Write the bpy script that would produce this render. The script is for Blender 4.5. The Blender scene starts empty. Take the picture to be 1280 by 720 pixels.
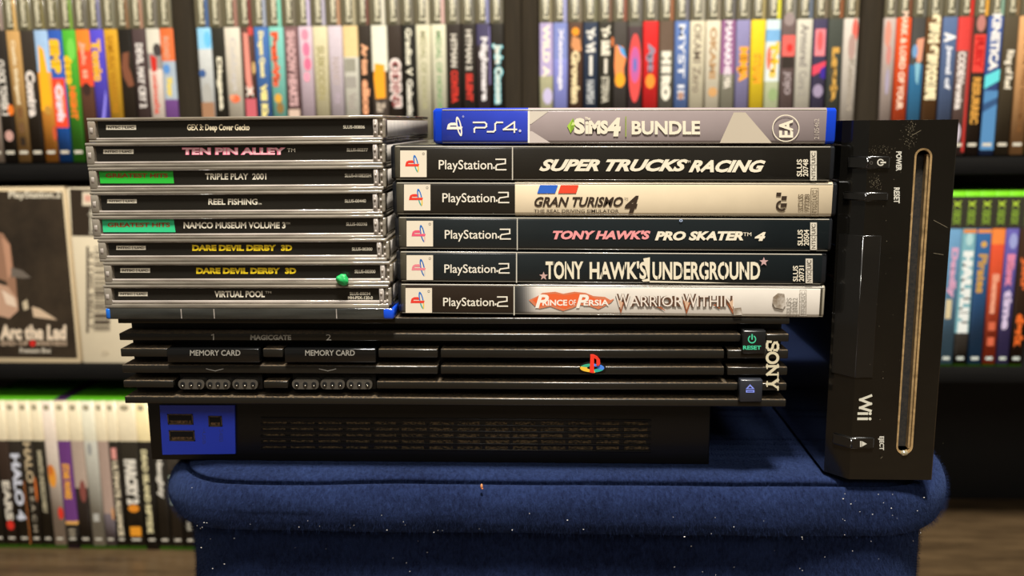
import bpy, bmesh, random
from math import sin, cos, tan, pi, radians, floor
from mathutils import Matrix, Vector, noise
random.seed(4)
S = 0.001                      # everything below is written in millimetres
COL = bpy.context.scene.collection
H0 = 460.0                     # height of the eye over the floor; z values are relative to the eye

# ------------------------------------------------------------------ camera
F = 1150.0
PIT, YAW, ROL = radians(10.19), radians(2.8), radians(0.54)
FW = Vector((-sin(YAW)*cos(PIT), cos(YAW)*cos(PIT), -sin(PIT)))
R0 = Vector((cos(YAW), sin(YAW), 0)); U0 = R0.cross(FW)
RT = cos(ROL)*R0 - sin(ROL)*U0
UP = sin(ROL)*R0 + cos(ROL)*U0

def at(px, py, Y):
    """point of the plane y=Y (mm) seen at a place of the photograph"""
    d = FW + RT*((px-640)/F) - UP*((py-360)/F)
    d = d*(Y/d.y)
    return d.x, d.z

cam_d = bpy.data.cameras.new('camera')
cam_d.sensor_width = 36.0; cam_d.lens = F/1280*36
cam_d.clip_start = 0.01; cam_d.clip_end = 50
cam_d.dof.use_dof = True; cam_d.dof.focus_distance = 0.405; cam_d.dof.aperture_fstop = 9.5
cam = bpy.data.objects.new('camera', cam_d); COL.objects.link(cam)
m = Matrix((RT, UP, -FW)).transposed().to_4x4()
m.translation = Vector((0, 0, H0*S))
cam.matrix_world = m
bpy.context.scene.camera = cam

# ------------------------------------------------------------------ materials
def lin(c):
    return tuple(((x/255)/12.92 if x/255 <= .04045 else ((x/255+.055)/1.055)**2.4) for x in c[:3]) + (1,)

_m = {}
def mat(c, rough=.45, coat=0., spec=.5, var=.06, nscale=60., metal=0., bump=0., bscale=400., sheen=0., trans=0.):
    """painted, printed or moulded surface with a little procedural variation"""
    key = (tuple(c), rough, coat, spec, var, nscale, metal, bump, bscale, sheen)
    if key in _m: return _m[key]
    M = bpy.data.materials.new('surface_%d_%d_%d' % tuple(int(v) for v in c[:3])); M.use_nodes = True
    nt = M.node_tree; b = nt.nodes['Principled BSDF']
    L = lin(c)
    tc = nt.nodes.new('ShaderNodeTexCoord')
    if var:
        n = nt.nodes.new('ShaderNodeTexNoise'); n.inputs['Scale'].default_value = nscale; n.inputs['Detail'].default_value = 4
        nt.links.new(tc.outputs['Object'], n.inputs['Vector'])
        mx = nt.nodes.new('ShaderNodeMix'); mx.data_type = 'RGBA'
        mx.inputs['A'].default_value = tuple(v*(1-var) for v in L[:3])+(1,)
        mx.inputs['B'].default_value = tuple(min(1, v*(1+var)+var*.004) for v in L[:3])+(1,)
        nt.links.new(n.outputs['Fac'], mx.inputs['Factor']); nt.links.new(mx.outputs['Result'], b.inputs['Base Color'])
    else:
        b.inputs['Base Color'].default_value = L
    b.inputs['Roughness'].default_value = rough
    b.inputs['Specular IOR Level'].default_value = spec
    b.inputs['Coat Weight'].default_value = coat; b.inputs['Coat Roughness'].default_value = .06
    b.inputs['Metallic'].default_value = metal
    if sheen:
        b.inputs['Sheen Weight'].default_value = sheen; b.inputs['Sheen Roughness'].default_value = .4
    if bump:
        n2 = nt.nodes.new('ShaderNodeTexNoise'); n2.inputs['Scale'].default_value = bscale; n2.inputs['Detail'].default_value = 5
        nt.links.new(tc.outputs['Object'], n2.inputs['Vector'])
        bp = nt.nodes.new('ShaderNodeBump'); bp.inputs['Strength'].default_value = bump; bp.inputs['Distance'].default_value = .001
        nt.links.new(n2.outputs['Fac'], bp.inputs['Height']); nt.links.new(bp.outputs['Normal'], b.inputs['Normal'])
    _m[key] = M
    return M

def two_tone(name, ca, cb, scale, lo, hi, rough=.7, stretch=(1, 1, 1), bump=0., coat=0., detail=8, rough2=None):
    """two colours broken up by noise: dust on plastic, grain in wood, pile of fleece"""
    M = bpy.data.materials.new(name); M.use_nodes = True
    nt = M.node_tree; b = nt.nodes['Principled BSDF']
    tc = nt.nodes.new('ShaderNodeTexCoord'); mp = nt.nodes.new('ShaderNodeMapping'); mp.inputs['Scale'].default_value = stretch
    nt.links.new(tc.outputs['Object'], mp.inputs['Vector'])
    n = nt.nodes.new('ShaderNodeTexNoise'); n.inputs['Scale'].default_value = scale; n.inputs['Detail'].default_value = detail; n.inputs['Roughness'].default_value = .65
    nt.links.new(mp.outputs['Vector'], n.inputs['Vector'])
    r = nt.nodes.new('ShaderNodeValToRGB'); r.color_ramp.elements[0].position = lo; r.color_ramp.elements[1].position = hi
    r.color_ramp.elements[0].color = lin(ca); r.color_ramp.elements[1].color = lin(cb)
    nt.links.new(n.outputs['Fac'], r.inputs['Fac']); nt.links.new(r.outputs['Color'], b.inputs['Base Color'])
    b.inputs['Roughness'].default_value = rough; b.inputs['Coat Weight'].default_value = coat
    b.inputs['Coat Roughness'].default_value = .15
    if bump:
        bp = nt.nodes.new('ShaderNodeBump'); bp.inputs['Strength'].default_value = bump; bp.inputs['Distance'].default_value = .001
        nt.links.new(n.outputs['Fac'], bp.inputs['Height']); nt.links.new(bp.outputs['Normal'], b.inputs['Normal'])
    return M

def clear_plastic(name, tint, body, haze, rough=.08, gloss=1.0):
    """see-through plastic: a fresnel gloss over a tinted, slightly milky sheet"""
    M = bpy.data.materials.new(name); M.use_nodes = True
    nt = M.node_tree; nt.nodes.clear()
    out = nt.nodes.new('ShaderNodeOutputMaterial')
    tr = nt.nodes.new('ShaderNodeBsdfTransparent'); tr.inputs[0].default_value = lin(tint)
    df = nt.nodes.new('ShaderNodeBsdfDiffuse'); df.inputs[0].default_value = lin(body)
    tl = nt.nodes.new('ShaderNodeBsdfTranslucent'); tl.inputs[0].default_value = lin(body)
    gl = nt.nodes.new('ShaderNodeBsdfGlossy'); gl.inputs['Roughness'].default_value = rough
    n = nt.nodes.new('ShaderNodeTexNoise'); n.inputs['Scale'].default_value = 90; n.inputs['Detail'].default_value = 3
    tc = nt.nodes.new('ShaderNodeTexCoord'); mp = nt.nodes.new('ShaderNodeMapping'); mp.inputs['Scale'].default_value = (.35, 1, 3)
    nt.links.new(tc.outputs['Object'], mp.inputs['Vector']); nt.links.new(mp.outputs['Vector'], n.inputs['Vector'])
    mr = nt.nodes.new('ShaderNodeMapRange'); mr.inputs['From Min'].default_value = .3; mr.inputs['From Max'].default_value = .7
    mr.inputs['To Min'].default_value = haze*.55; mr.inputs['To Max'].default_value = min(1, haze*1.45)
    nt.links.new(n.outputs['Fac'], mr.inputs['Value'])
    m0 = nt.nodes.new('ShaderNodeMixShader'); m0.inputs[0].default_value = .4
    nt.links.new(df.outputs[0], m0.inputs[1]); nt.links.new(tl.outputs[0], m0.inputs[2])
    m1 = nt.nodes.new('ShaderNodeMixShader'); nt.links.new(mr.outputs[0], m1.inputs[0])
    nt.links.new(tr.outputs[0], m1.inputs[1]); nt.links.new(m0.outputs[0], m1.inputs[2])
    fr = nt.nodes.new('ShaderNodeFresnel'); fr.inputs['IOR'].default_value = 1.55
    mu = nt.nodes.new('ShaderNodeMath'); mu.operation = 'MULTIPLY'; mu.inputs[1].default_value = gloss; mu.use_clamp = True
    nt.links.new(fr.outputs[0], mu.inputs[0])
    m2 = nt.nodes.new('ShaderNodeMixShader'); nt.links.new(mu.outputs[0], m2.inputs[0])
    nt.links.new(m1.outputs[0], m2.inputs[1]); nt.links.new(gl.outputs[0], m2.inputs[2])
    nt.links.new(m2.outputs[0], out.inputs['Surface'])
    return M

# ------------------------------------------------------------------ mesh helpers
class MB:
    """collects shapes (mm, in the frame of the object) and links them as ONE mesh"""
    def __init__(s): s.bm = bmesh.new(); s.mats = []
    def mi(s, M):
        if M not in s.mats: s.mats.append(M)
        return s.mats.index(M)
    def box(s, x0, x1, y0, y1, z0, z1, M, bev=0., seg=2):
        t = bmesh.new()
        bmesh.ops.create_cube(t, size=1)
        for v in t.verts:
            v.co = Vector(((x0+x1)/2+v.co.x*(x1-x0), (y0+y1)/2+v.co.y*(y1-y0), (z0+z1)/2+v.co.z*(z1-z0)))
        if bev: bmesh.ops.bevel(t, geom=list(t.edges), offset=bev, segments=seg, affect='EDGES', profile=.5)
        s.take(t, M, bev > 0)
    def take(s, t, M, smooth=False):
        i = s.mi(M); mp = {}
        for v in t.verts: mp[v] = s.bm.verts.new(v.co)
        for f in t.faces:
            try: g = s.bm.faces.new([mp[v] for v in f.verts])
            except ValueError: continue
            g.material_index = i; g.smooth = smooth
        t.free()
    def prism(s, pts, y0, y1, M):
        """outline in x,z pushed through from y0 (front) to y1"""
        i = s.mi(M); a = [s.bm.verts.new((p[0], y0, p[1])) for p in pts]; b = [s.bm.verts.new((p[0], y1, p[1])) for p in pts]
        n = len(pts)
        for f in ([a, list(reversed(b))] + [[a[k], b[k], b[(k+1) % n], a[(k+1) % n]] for k in range(n)]):
            g = s.bm.faces.new(f); g.material_index = i
    def loft_x(s, prof, xs, Ms, cap=True, smooth=True):
        """profile in y,z swept along x; one material for each stretch between xs"""
        rows = [[s.bm.verts.new((x, p[0], p[1])) for p in prof] for x in xs]; n = len(prof)
        for k in range(len(xs)-1):
            i = s.mi(Ms[k])
            for j in range(n):
                g = s.bm.faces.new([rows[k][j], rows[k][(j+1) % n], rows[k+1][(j+1) % n], rows[k+1][j]])
                g.material_index = i; g.smooth = smooth
        if cap:
            g = s.bm.faces.new(rows[0]); g.material_index = s.mi(Ms[0])
            g = s.bm.faces.new(list(reversed(rows[-1]))); g.material_index = s.mi(Ms[-1])
    def plate(s, pts, y, th, M):
        s.prism(pts, y, y+th, M)
    def ball(s, c, r, M, sub=2, sq=(1, 1, 1)):
        t = bmesh.new(); bmesh.ops.create_icosphere(t, subdivisions=sub, radius=1)
        for v in t.verts: v.co = Vector((c[0]+v.co.x*r*sq[0], c[1]+v.co.y*r*sq[1], c[2]+v.co.z*r*sq[2]))
        s.take(t, M, True)
    def build(s, name, parent=None, loc=(0, 0, 0), world=False):
        bm = s.bm
        if world:
            for v in bm.verts: v.co -= Vector(loc)
        bmesh.ops.scale(bm, vec=(S, S, S), verts=bm.verts)
        bmesh.ops.recalc_face_normals(bm, faces=bm.faces)
        me = bpy.data.meshes.new(name); bm.to_mesh(me); bm.free()
        for M in s.mats: me.materials.append(M)
        o = bpy.data.objects.new(name, me); COL.objects.link(o)
        if parent: o.parent = parent
        if world and not parent: o.location = (loc[0]*S, loc[1]*S, (loc[2]+H0)*S)
        return o

def tag(o, label, cat, group=None, kind=None):
    if label: o['label'] = label
    if cat: o['category'] = cat
    if group: o['group'] = group
    if kind: o['kind'] = kind
    return o

def thing(name, label, cat, loc, group=None, rot=None):
    o = bpy.data.objects.new(name, None); COL.objects.link(o); o.empty_display_size = .02
    o.location = (loc[0]*S, loc[1]*S, (loc[2]+H0)*S)
    if rot: o.rotation_euler = rot
    return tag(o, label, cat, group)

def structure(o): o['kind'] = 'structure'; return o

_txt = {}
def text_shape(body, bold=0., shear=0., spacing=1.):
    key = (body, bold, shear, spacing)
    if key not in _txt:
        c = bpy.data.curves.new('lettering', 'FONT'); c.body = body; c.offset = bold; c.shear = shear
        c.resolution_u = 3; c.space_character = spacing
        o = bpy.data.objects.new('lettering', c)
        me = bpy.data.meshes.new_from_object(o)
        vs = [(v.co.x, v.co.y) for v in me.vertices]; fs = [tuple(p.vertices) for p in me.polygons]
        bpy.data.objects.remove(o); bpy.data.curves.remove(c); bpy.data.meshes.remove(me)
        x0 = min(v[0] for v in vs); x1 = max(v[0] for v in vs); y0 = min(v[1] for v in vs); y1 = max(v[1] for v in vs)
        _txt[key] = ([((v[0]-x0)/(x1-x0), (v[1]-y0)/(y1-y0)) for v in vs], fs)
    return _txt[key]

class Print:
    """ink on a front face; every stroke lies a hair in front of the one before"""
    def __init__(s, y, off=(0, 0, 0), Y=None, step=.018, tilt=0.):
        s.tilt = tilt; s.mb = MB(); s.y = y; s.off = off; s.Y = Y; s.step = step; s.n = 0
    def nexty(s): s.n += 1; return s.y - s.step*s.n
    def c(s, px, py):
        x, z = at(px, py, s.Y); x -= s.off[0]; z -= s.off[2]; t = s.tilt
        return x*cos(t)-z*sin(t), x*sin(t)+z*cos(t)
    def ink(s, c): return c if not isinstance(c, tuple) else mat(c, .32, .25, var=.03)
    def poly(s, pts, c, px=True, y=None):
        y = s.nexty() if y is None else y
        P = [s.c(*p) if px else p for p in pts]
        vs = [s.mb.bm.verts.new((p[0], y, p[1])) for p in P]
        try: f = s.mb.bm.faces.new(vs)
        except ValueError: return
        f.material_index = s.mb.mi(s.ink(c))
    def rect(s, x0, x1, y0, y1, c, px=True): s.poly([(x0, y0), (x1, y0), (x1, y1), (x0, y1)], c, px)
    def oval(s, cx, cy, rx, ry, c, px=True, n=28, a0=0, a1=2*pi, inner=0.):
        """disc, or a ring (arc) when inner is given"""
        if not inner:
            s.poly([(cx+rx*cos(2*pi*k/n), cy+ry*sin(2*pi*k/n)) for k in range(n)], c, px); return
        y = s.nexty()
        for k in range(n):
            t0 = a0+(a1-a0)*k/n; t1 = a0+(a1-a0)*(k+1)/n
            s.poly([(cx+rx*cos(t0), cy+ry*sin(t0)), (cx+rx*cos(t1), cy+ry*sin(t1)),
                    (cx+rx*inner*cos(t1), cy+ry*inner*sin(t1)), (cx+rx*inner*cos(t0), cy+ry*inner*sin(t0))], c, px, y)
    def line(s, pts, w, c, px=True):
        """a stroke of width w along points"""
        y = s.nexty()
        P = [Vector(s.c(*p) if px else p) for p in pts]
        if px: w = w*s.Y/F
        for a, b in zip(P, P[1:]):
            d = (b-a)
            if d.length < 1e-6: continue
            d = d.normalized(); n = Vector((-d.y, d.x))*w/2; e = d*w*.5
            vs = [s.mb.bm.verts.new((q.x, y, q.y)) for q in (a-n-e, b-n+e, b+n+e, a+n-e)]
            f = s.mb.bm.faces.new(vs); f.material_index = s.mb.mi(s.ink(c))
            y -= .002
    def text(s, body, x0, x1, y0, y1, c, px=True, bold=0., shear=0., rot=0, spacing=1., taper=0.):
        """lettering filling the box x0..x1, y0..y1 (top to bottom when in pixels); rot 90 turns it cw, -90 ccw"""
        vs, fs = text_shape(body, bold, shear, spacing); y = s.nexty(); i = s.mb.mi(s.ink(c))
        out = []
        for u, v in vs:
            if rot == 90: a, b = v, u            # reads downwards, letter tops to the right
            elif rot == -90: a, b = 1-v, 1-u     # reads upwards
            else: a, b = u, 1-v
            p = (x0+(x1-x0)*a, y0+(y1-y0)*b)
            if px: p = s.c(*p)
            out.append(s.mb.bm.verts.new((p[0], y, p[1])))
        for f in fs:
            try: g = s.mb.bm.faces.new([out[k] for k in f]); g.material_index = i
            except ValueError: pass
    def build(s, name, parent):
        bm = s.mb.bm
        bmesh.ops.scale(bm, vec=(S, S, S), verts=bm.verts)
        me = bpy.data.meshes.new(name)
        bm.normal_update()
        for f in bm.faces:
            if f.normal.y > 0: f.normal_flip()
        bm.to_mesh(me); bm.free()
        for M in s.mb.mats: me.materials.append(M)
        o = bpy.data.objects.new(name, me); COL.objects.link(o); o.parent = parent
        return o

# ------------------------------------------------------------------ shared materials
WHITE = (232, 222, 200)
black_shell = mat((22, 22, 25), .3, .3, bump=.02)
M_wood_floor = two_tone('dark_wood_floor', (58, 45, 30), (104, 84, 58), 9, .3, .75, .33, (1.2, 6, 1), .08)
M_shelf = two_tone('black_brown_shelf', (9, 8, 7), (15, 13, 10), 30, .35, .75, .85, (1, 1, 8), .05)
M_shelf_edge = two_tone('brown_shelf_edge', (36, 30, 21), (48, 40, 28), 25, .3, .8, .85, (8, 1, .6), .05)
for _M in (M_shelf, M_shelf_edge): _M.node_tree.nodes['Principled BSDF'].inputs['Specular IOR Level'].default_value = .15
M_back = mat((12, 11, 10), .8, var=.2)

# ------------------------------------------------------------------ the setting
FZ = -H0
b = MB(); b.box(-1600, 1600, -2500, 1500, FZ-20, FZ, M_wood_floor)
structure(b.build('floor', None, (0, 0, FZ), True))
b = MB(); b.box(-1600, 1600, 1150, 1170, FZ, 900, mat((70, 62, 50), .9))
structure(b.build('wall_back', None, (0, 1150, FZ), True))
b = MB(); b.box(-1600, 1600, -2500, -2480, FZ, 1900, mat((196, 176, 144), .9))
structure(b.build('wall_front', None, (0, -2490, FZ), True))

YB = 930.0                    # front of the cases; the shelf fronts stand a little ahead
R1, R2, R3 = -37.4, -248.9, -460.0      # the three levels the cases stand on
def bookcase(x0, x1, label, inner_l=18, inner_r=18):
    t = thing('bookcase', label, 'bookcase', ((x0+x1)/2, YB, FZ), 'black bookcases along the wall')
    off = ((x0+x1)/2, YB, FZ)
    def part(name, bx, M=M_shelf, front=None):
        q = MB(); q.box(bx[0]-off[0], bx[1]-off[0], bx[2]-off[1], bx[3]-off[1], bx[4]-off[2], bx[5]-off[2], M, .6, 1)
        return q.build(name, t)
    yf, yk = YB-4, YB+165
    part('side_panel', (x0, x0+inner_l, yf, yk, FZ, 260), M_shelf_edge)
    part('side_panel', (x1-inner_r, x1, yf, yk, FZ, 260), M_shelf_edge)
    part('back_panel', (x0+inner_l, x1-inner_r, yk-4, yk, FZ, 260), M_back)
    for z in (R1, R2, 200):
        part('shelf_board', (x0+inner_l, x1-inner_r, yf+1, yk-4, z-17, z))
    return t
bookcase(-840, -359.5, 'black bookcase at the far left behind the jewel case stack', 18, 20)
bookcase(-359, -34.2, 'black bookcase behind the left end of the stacked games', .6, 16)
bookcase(-33.2, 311, 'black bookcase behind the right half of the stacked games', 15.5, 18)
bookcase(311.8, 840, 'black bookcase at the far right beyond the upright console', .6, 18)

# ------------------------------------------------------------------ upright cases on the shelves
def spine_profile(T, D, r, y=0.):
    h = T/2
    pts = [(D, h)]
    for k in range(4): a = pi/2*k/3; pts.append((y+r-r*sin(a), h-r+r*cos(a)))
    for k in range(4): a = pi/2*k/3; pts.append((y+r-r*cos(a), -h+r-r*sin(a)))
    pts.append((D, -h))
    return pts

def upright_case(name, label, group, x0, T, base, L, D, segs, arts, shell_col, top_band=None, Y=YB, sunk=0., edge=None, notch=True, shellz=None):
    """local x runs down from the top of the case, local z to the right"""
    t = thing(name, label, 'game case', (x0+T/2, Y+sunk, base+L), group, (0, pi/2, 0))
    sh = MB(); sh.loft_x(spine_profile(T-.25, D, 1.6, .3), [0, L], [mat(shell_col, .35, .2)])
    sh.build('case_shell', t)
    xs = [shellz or 2.5]; Ms = []
    for (s1, c) in segs:
        xs.append(s1); Ms.append(mat(c, .38, .25, var=.1, nscale=200))
    sl = MB(); sl.loft_x(spine_profile(T-.1, D-3, 1.9, 0), xs, Ms)
    sl.build('printed_sleeve', t)
    p = Print(-.02, step=.02)
    h = T/2
    for a in arts:
        k = a[0]
        if k == 't':     # text: string, s0, s1, colour, [height fraction, centre, bold]
            _, body, s0, s1, c = a[:5]; hf = a[5] if len(a) > 5 else .62; ce = a[6] if len(a) > 6 else 0.
            bo = a[7] if len(a) > 7 else .02
            p.text(body, s0, s1, (ce+hf)*h, (ce-hf)*h, c, False, bo)
        elif k == 'o':   # oval: s, centre, rs, rz, colour
            p.oval(a[1], a[2]*h, a[3], a[4]*h, a[5], False, 18)
        elif k == 'r':   # rectangle: s0, s1, z0, z1, colour
            p.rect(a[1], a[2], a[3]*h, a[4]*h, a[5], False)
        elif k == 'p':   # polygon
            p.poly([(q[0], q[1]*h) for q in a[1]], a[2], False)
    p.build('spine_lettering', t)
    return t

def s1(y): return 57+(y-36)*133/168.5          # how far down the case a picture row lies, top shelf
K = (42, 40, 34); CR = (222, 212, 180); GY = (120, 112, 98)

def ps2_case(i, x0, T, label, body, arts, strip, group):
    """body: list of (y_end, colour) below the logo band"""
    segs = [(57, (74, 70, 50))]+[(s1(y), c) for y, c in body]
    segs[-1] = (188, segs[-1][1])
    A = [('r', 4, 56.5, .38, .86, strip), ('r', 4, 56.5, -.98, -.6, (100, 92, 70)),
         ('t', 'PlayStation.2', 18, 53.5, (224, 216, 186), .46, -.12, .03)]
    for a in arts:
        if a[0] == 't': A.append(('t', a[1], s1(a[2]), s1(a[3])) + tuple(a[4:]))
        elif a[0] == 'o': A.append(('o', s1(a[1]), a[2], a[3]*.79, a[4], a[5]))
        elif a[0] == 'r': A.append(('r', s1(a[1]), s1(a[2]), a[3], a[4], a[5]))
        elif a[0] == 'p': A.append(('p', [(s1(q[0]), q[1]) for q in a[1]], a[2]))
    A += [('r', 176.5, 179.5, -.6, .6, (205, 198, 180))]
    upright_case('game_case', label, group, x0, T, R1, 190, 135, segs, A, (40, 38, 34))

G1 = 'upright game cases on the top shelf'
OR, RD, YE = (232, 120, 40), (214, 52, 40), (240, 190, 40)
rowA = [
 ('plain white spined game case cut by the left edge of the top shelf', [(205, (226, 208, 190))], [], (200, 190, 170)),
 ('black game case with white title, orange spot and pink ball', [(205, (52, 46, 40))], [('t', 'CLOCK TOWER 3', 72, 142, (226, 218, 205), .55, -.1, .04), ('o', 135, .7, 7, .45, OR), ('o', 168, .1, 7, .62, (196, 152, 140))], (150, 130, 120)),
 ('tan gold game case with pale title and three small dark pictures', [(205, (204, 160, 98))], [('t', 'Castle Shikigami', 48, 128, (236, 218, 180), .35, -.05, .04), ('r', 132, 145, -.35, .4, (120, 84, 50)), ('r', 152, 164, -.35, .4, (110, 80, 52)), ('r', 170, 181, -.35, .4, (48, 36, 26))], (205, 165, 100)),
 ('black game case with big bulging white title, fourth from the left', [(205, (62, 54, 46))], [('t', 'Contra', 86, 144, (228, 216, 205), .68, 0, .07)], (128, 120, 88)),
 ('light blue and orange game case with a golden shape on it', [(88, (160, 190, 222)), (205, (240, 158, 62))], [('p', [(54, -.4), (60, .3), (90, .6), (120, .8), (140, .5), (136, -.8), (95, -.6)], (248, 176, 36)), ('o', 136, .1, 6, .5, (190, 140, 60)), ('o', 165, .8, 10, .3, (198, 84, 50))], (120, 110, 70)),
 ('blue game case with yellow title over a red oval', [(98, (52, 92, 178)), (205, (38, 108, 206))], [('t', 'SIMP', 47, 90, YE, .75, -.1, .09), ('r', 96, 158, -.95, .95, (232, 72, 46)), ('o', 126, 0, 26, .6, (240, 150, 120)), ('t', 'Crash', 104, 150, (226, 214, 222), .6, 0, .06)], (110, 104, 76)),
 ('green game case with yellow and orange title, beside the first jewel case', [(205, (86, 184, 56))], [('t', 'Scoo', 68, 104, YE, .6, -.3, .09), ('t', 'NIGHT', 106, 148, OR, .5, -.05, .07), ('o', 60, .3, 14, .6, (120, 206, 80))], (116, 150, 60)),
 ('orange red game case with pale pink title and dark brown foot', [(62, (240, 132, 46)), (106, (232, 78, 44)), (205, (92, 60, 44))], [('t', 'Jak II', 50, 96, (236, 170, 140), .42, -.1, .05), ('o', 110, 0, 8, .6, (60, 42, 36))], (106, 100, 90)),
 ('violet blue game case with yellow orange title', [(205, (92, 80, 206))], [('t', 'Tonic', 48, 100, (240, 180, 62), .68, -.15, .08), ('p', [(110, .7), (120, .8), (160, .1), (150, -.2)], (140, 130, 230))], (120, 118, 150)),
 ('mustard yellow game case with darker ochre lettering', [(205, (218, 164, 46))], [('t', 'SAMURAI WARRIORS', 44, 140, (176, 120, 28), .45, -.05, .03)], (120, 116, 96)),
 ('black game case with a brown figure in its middle', [(64, (34, 30, 24)), (205, (46, 38, 30))], [('p', [(66, -.4), (64, .5), (82, .3), (90, .6), (106, .9), (108, .1), (96, -.5), (84, -.7)], (126, 78, 56))], (128, 96, 68)),
 ('plum dark game case with tall white capital title', [(205, (84, 68, 66))], [('t', 'DEVIL MAY CRY 2', 54, 134, (230, 222, 214), .5, 0, .04)], (160, 122, 100)),
 ('white game case with a small red figure above a red title', [(66, (212, 206, 188)), (86, (148, 140, 134)), (205, (224, 208, 194))], [('o', 62, .55, 8, .6, (70, 64, 62)), ('p', [(68, -.5), (72, .4), (88, .3), (90, -.4)], (202, 48, 38)), ('t', 'onimusha', 92, 142, (214, 84, 66), .42, 0, .03)], (112, 106, 96)),
 ('game case with orange top, pale blue middle and purple foot beside the upright panel', [(76, (224, 110, 58)), (124, (164, 176, 186)), (205, (110, 70, 130))], [('t', 'ROAD', 46, 74, (206, 160, 130), .4, -.1, .04), ('o', 86, -.3, 6, .5, (90, 140, 200)), ('t', 'Worms', 96, 120, (232, 206, 90), .5, 0, .06)], (120, 112, 90)),
]
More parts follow.
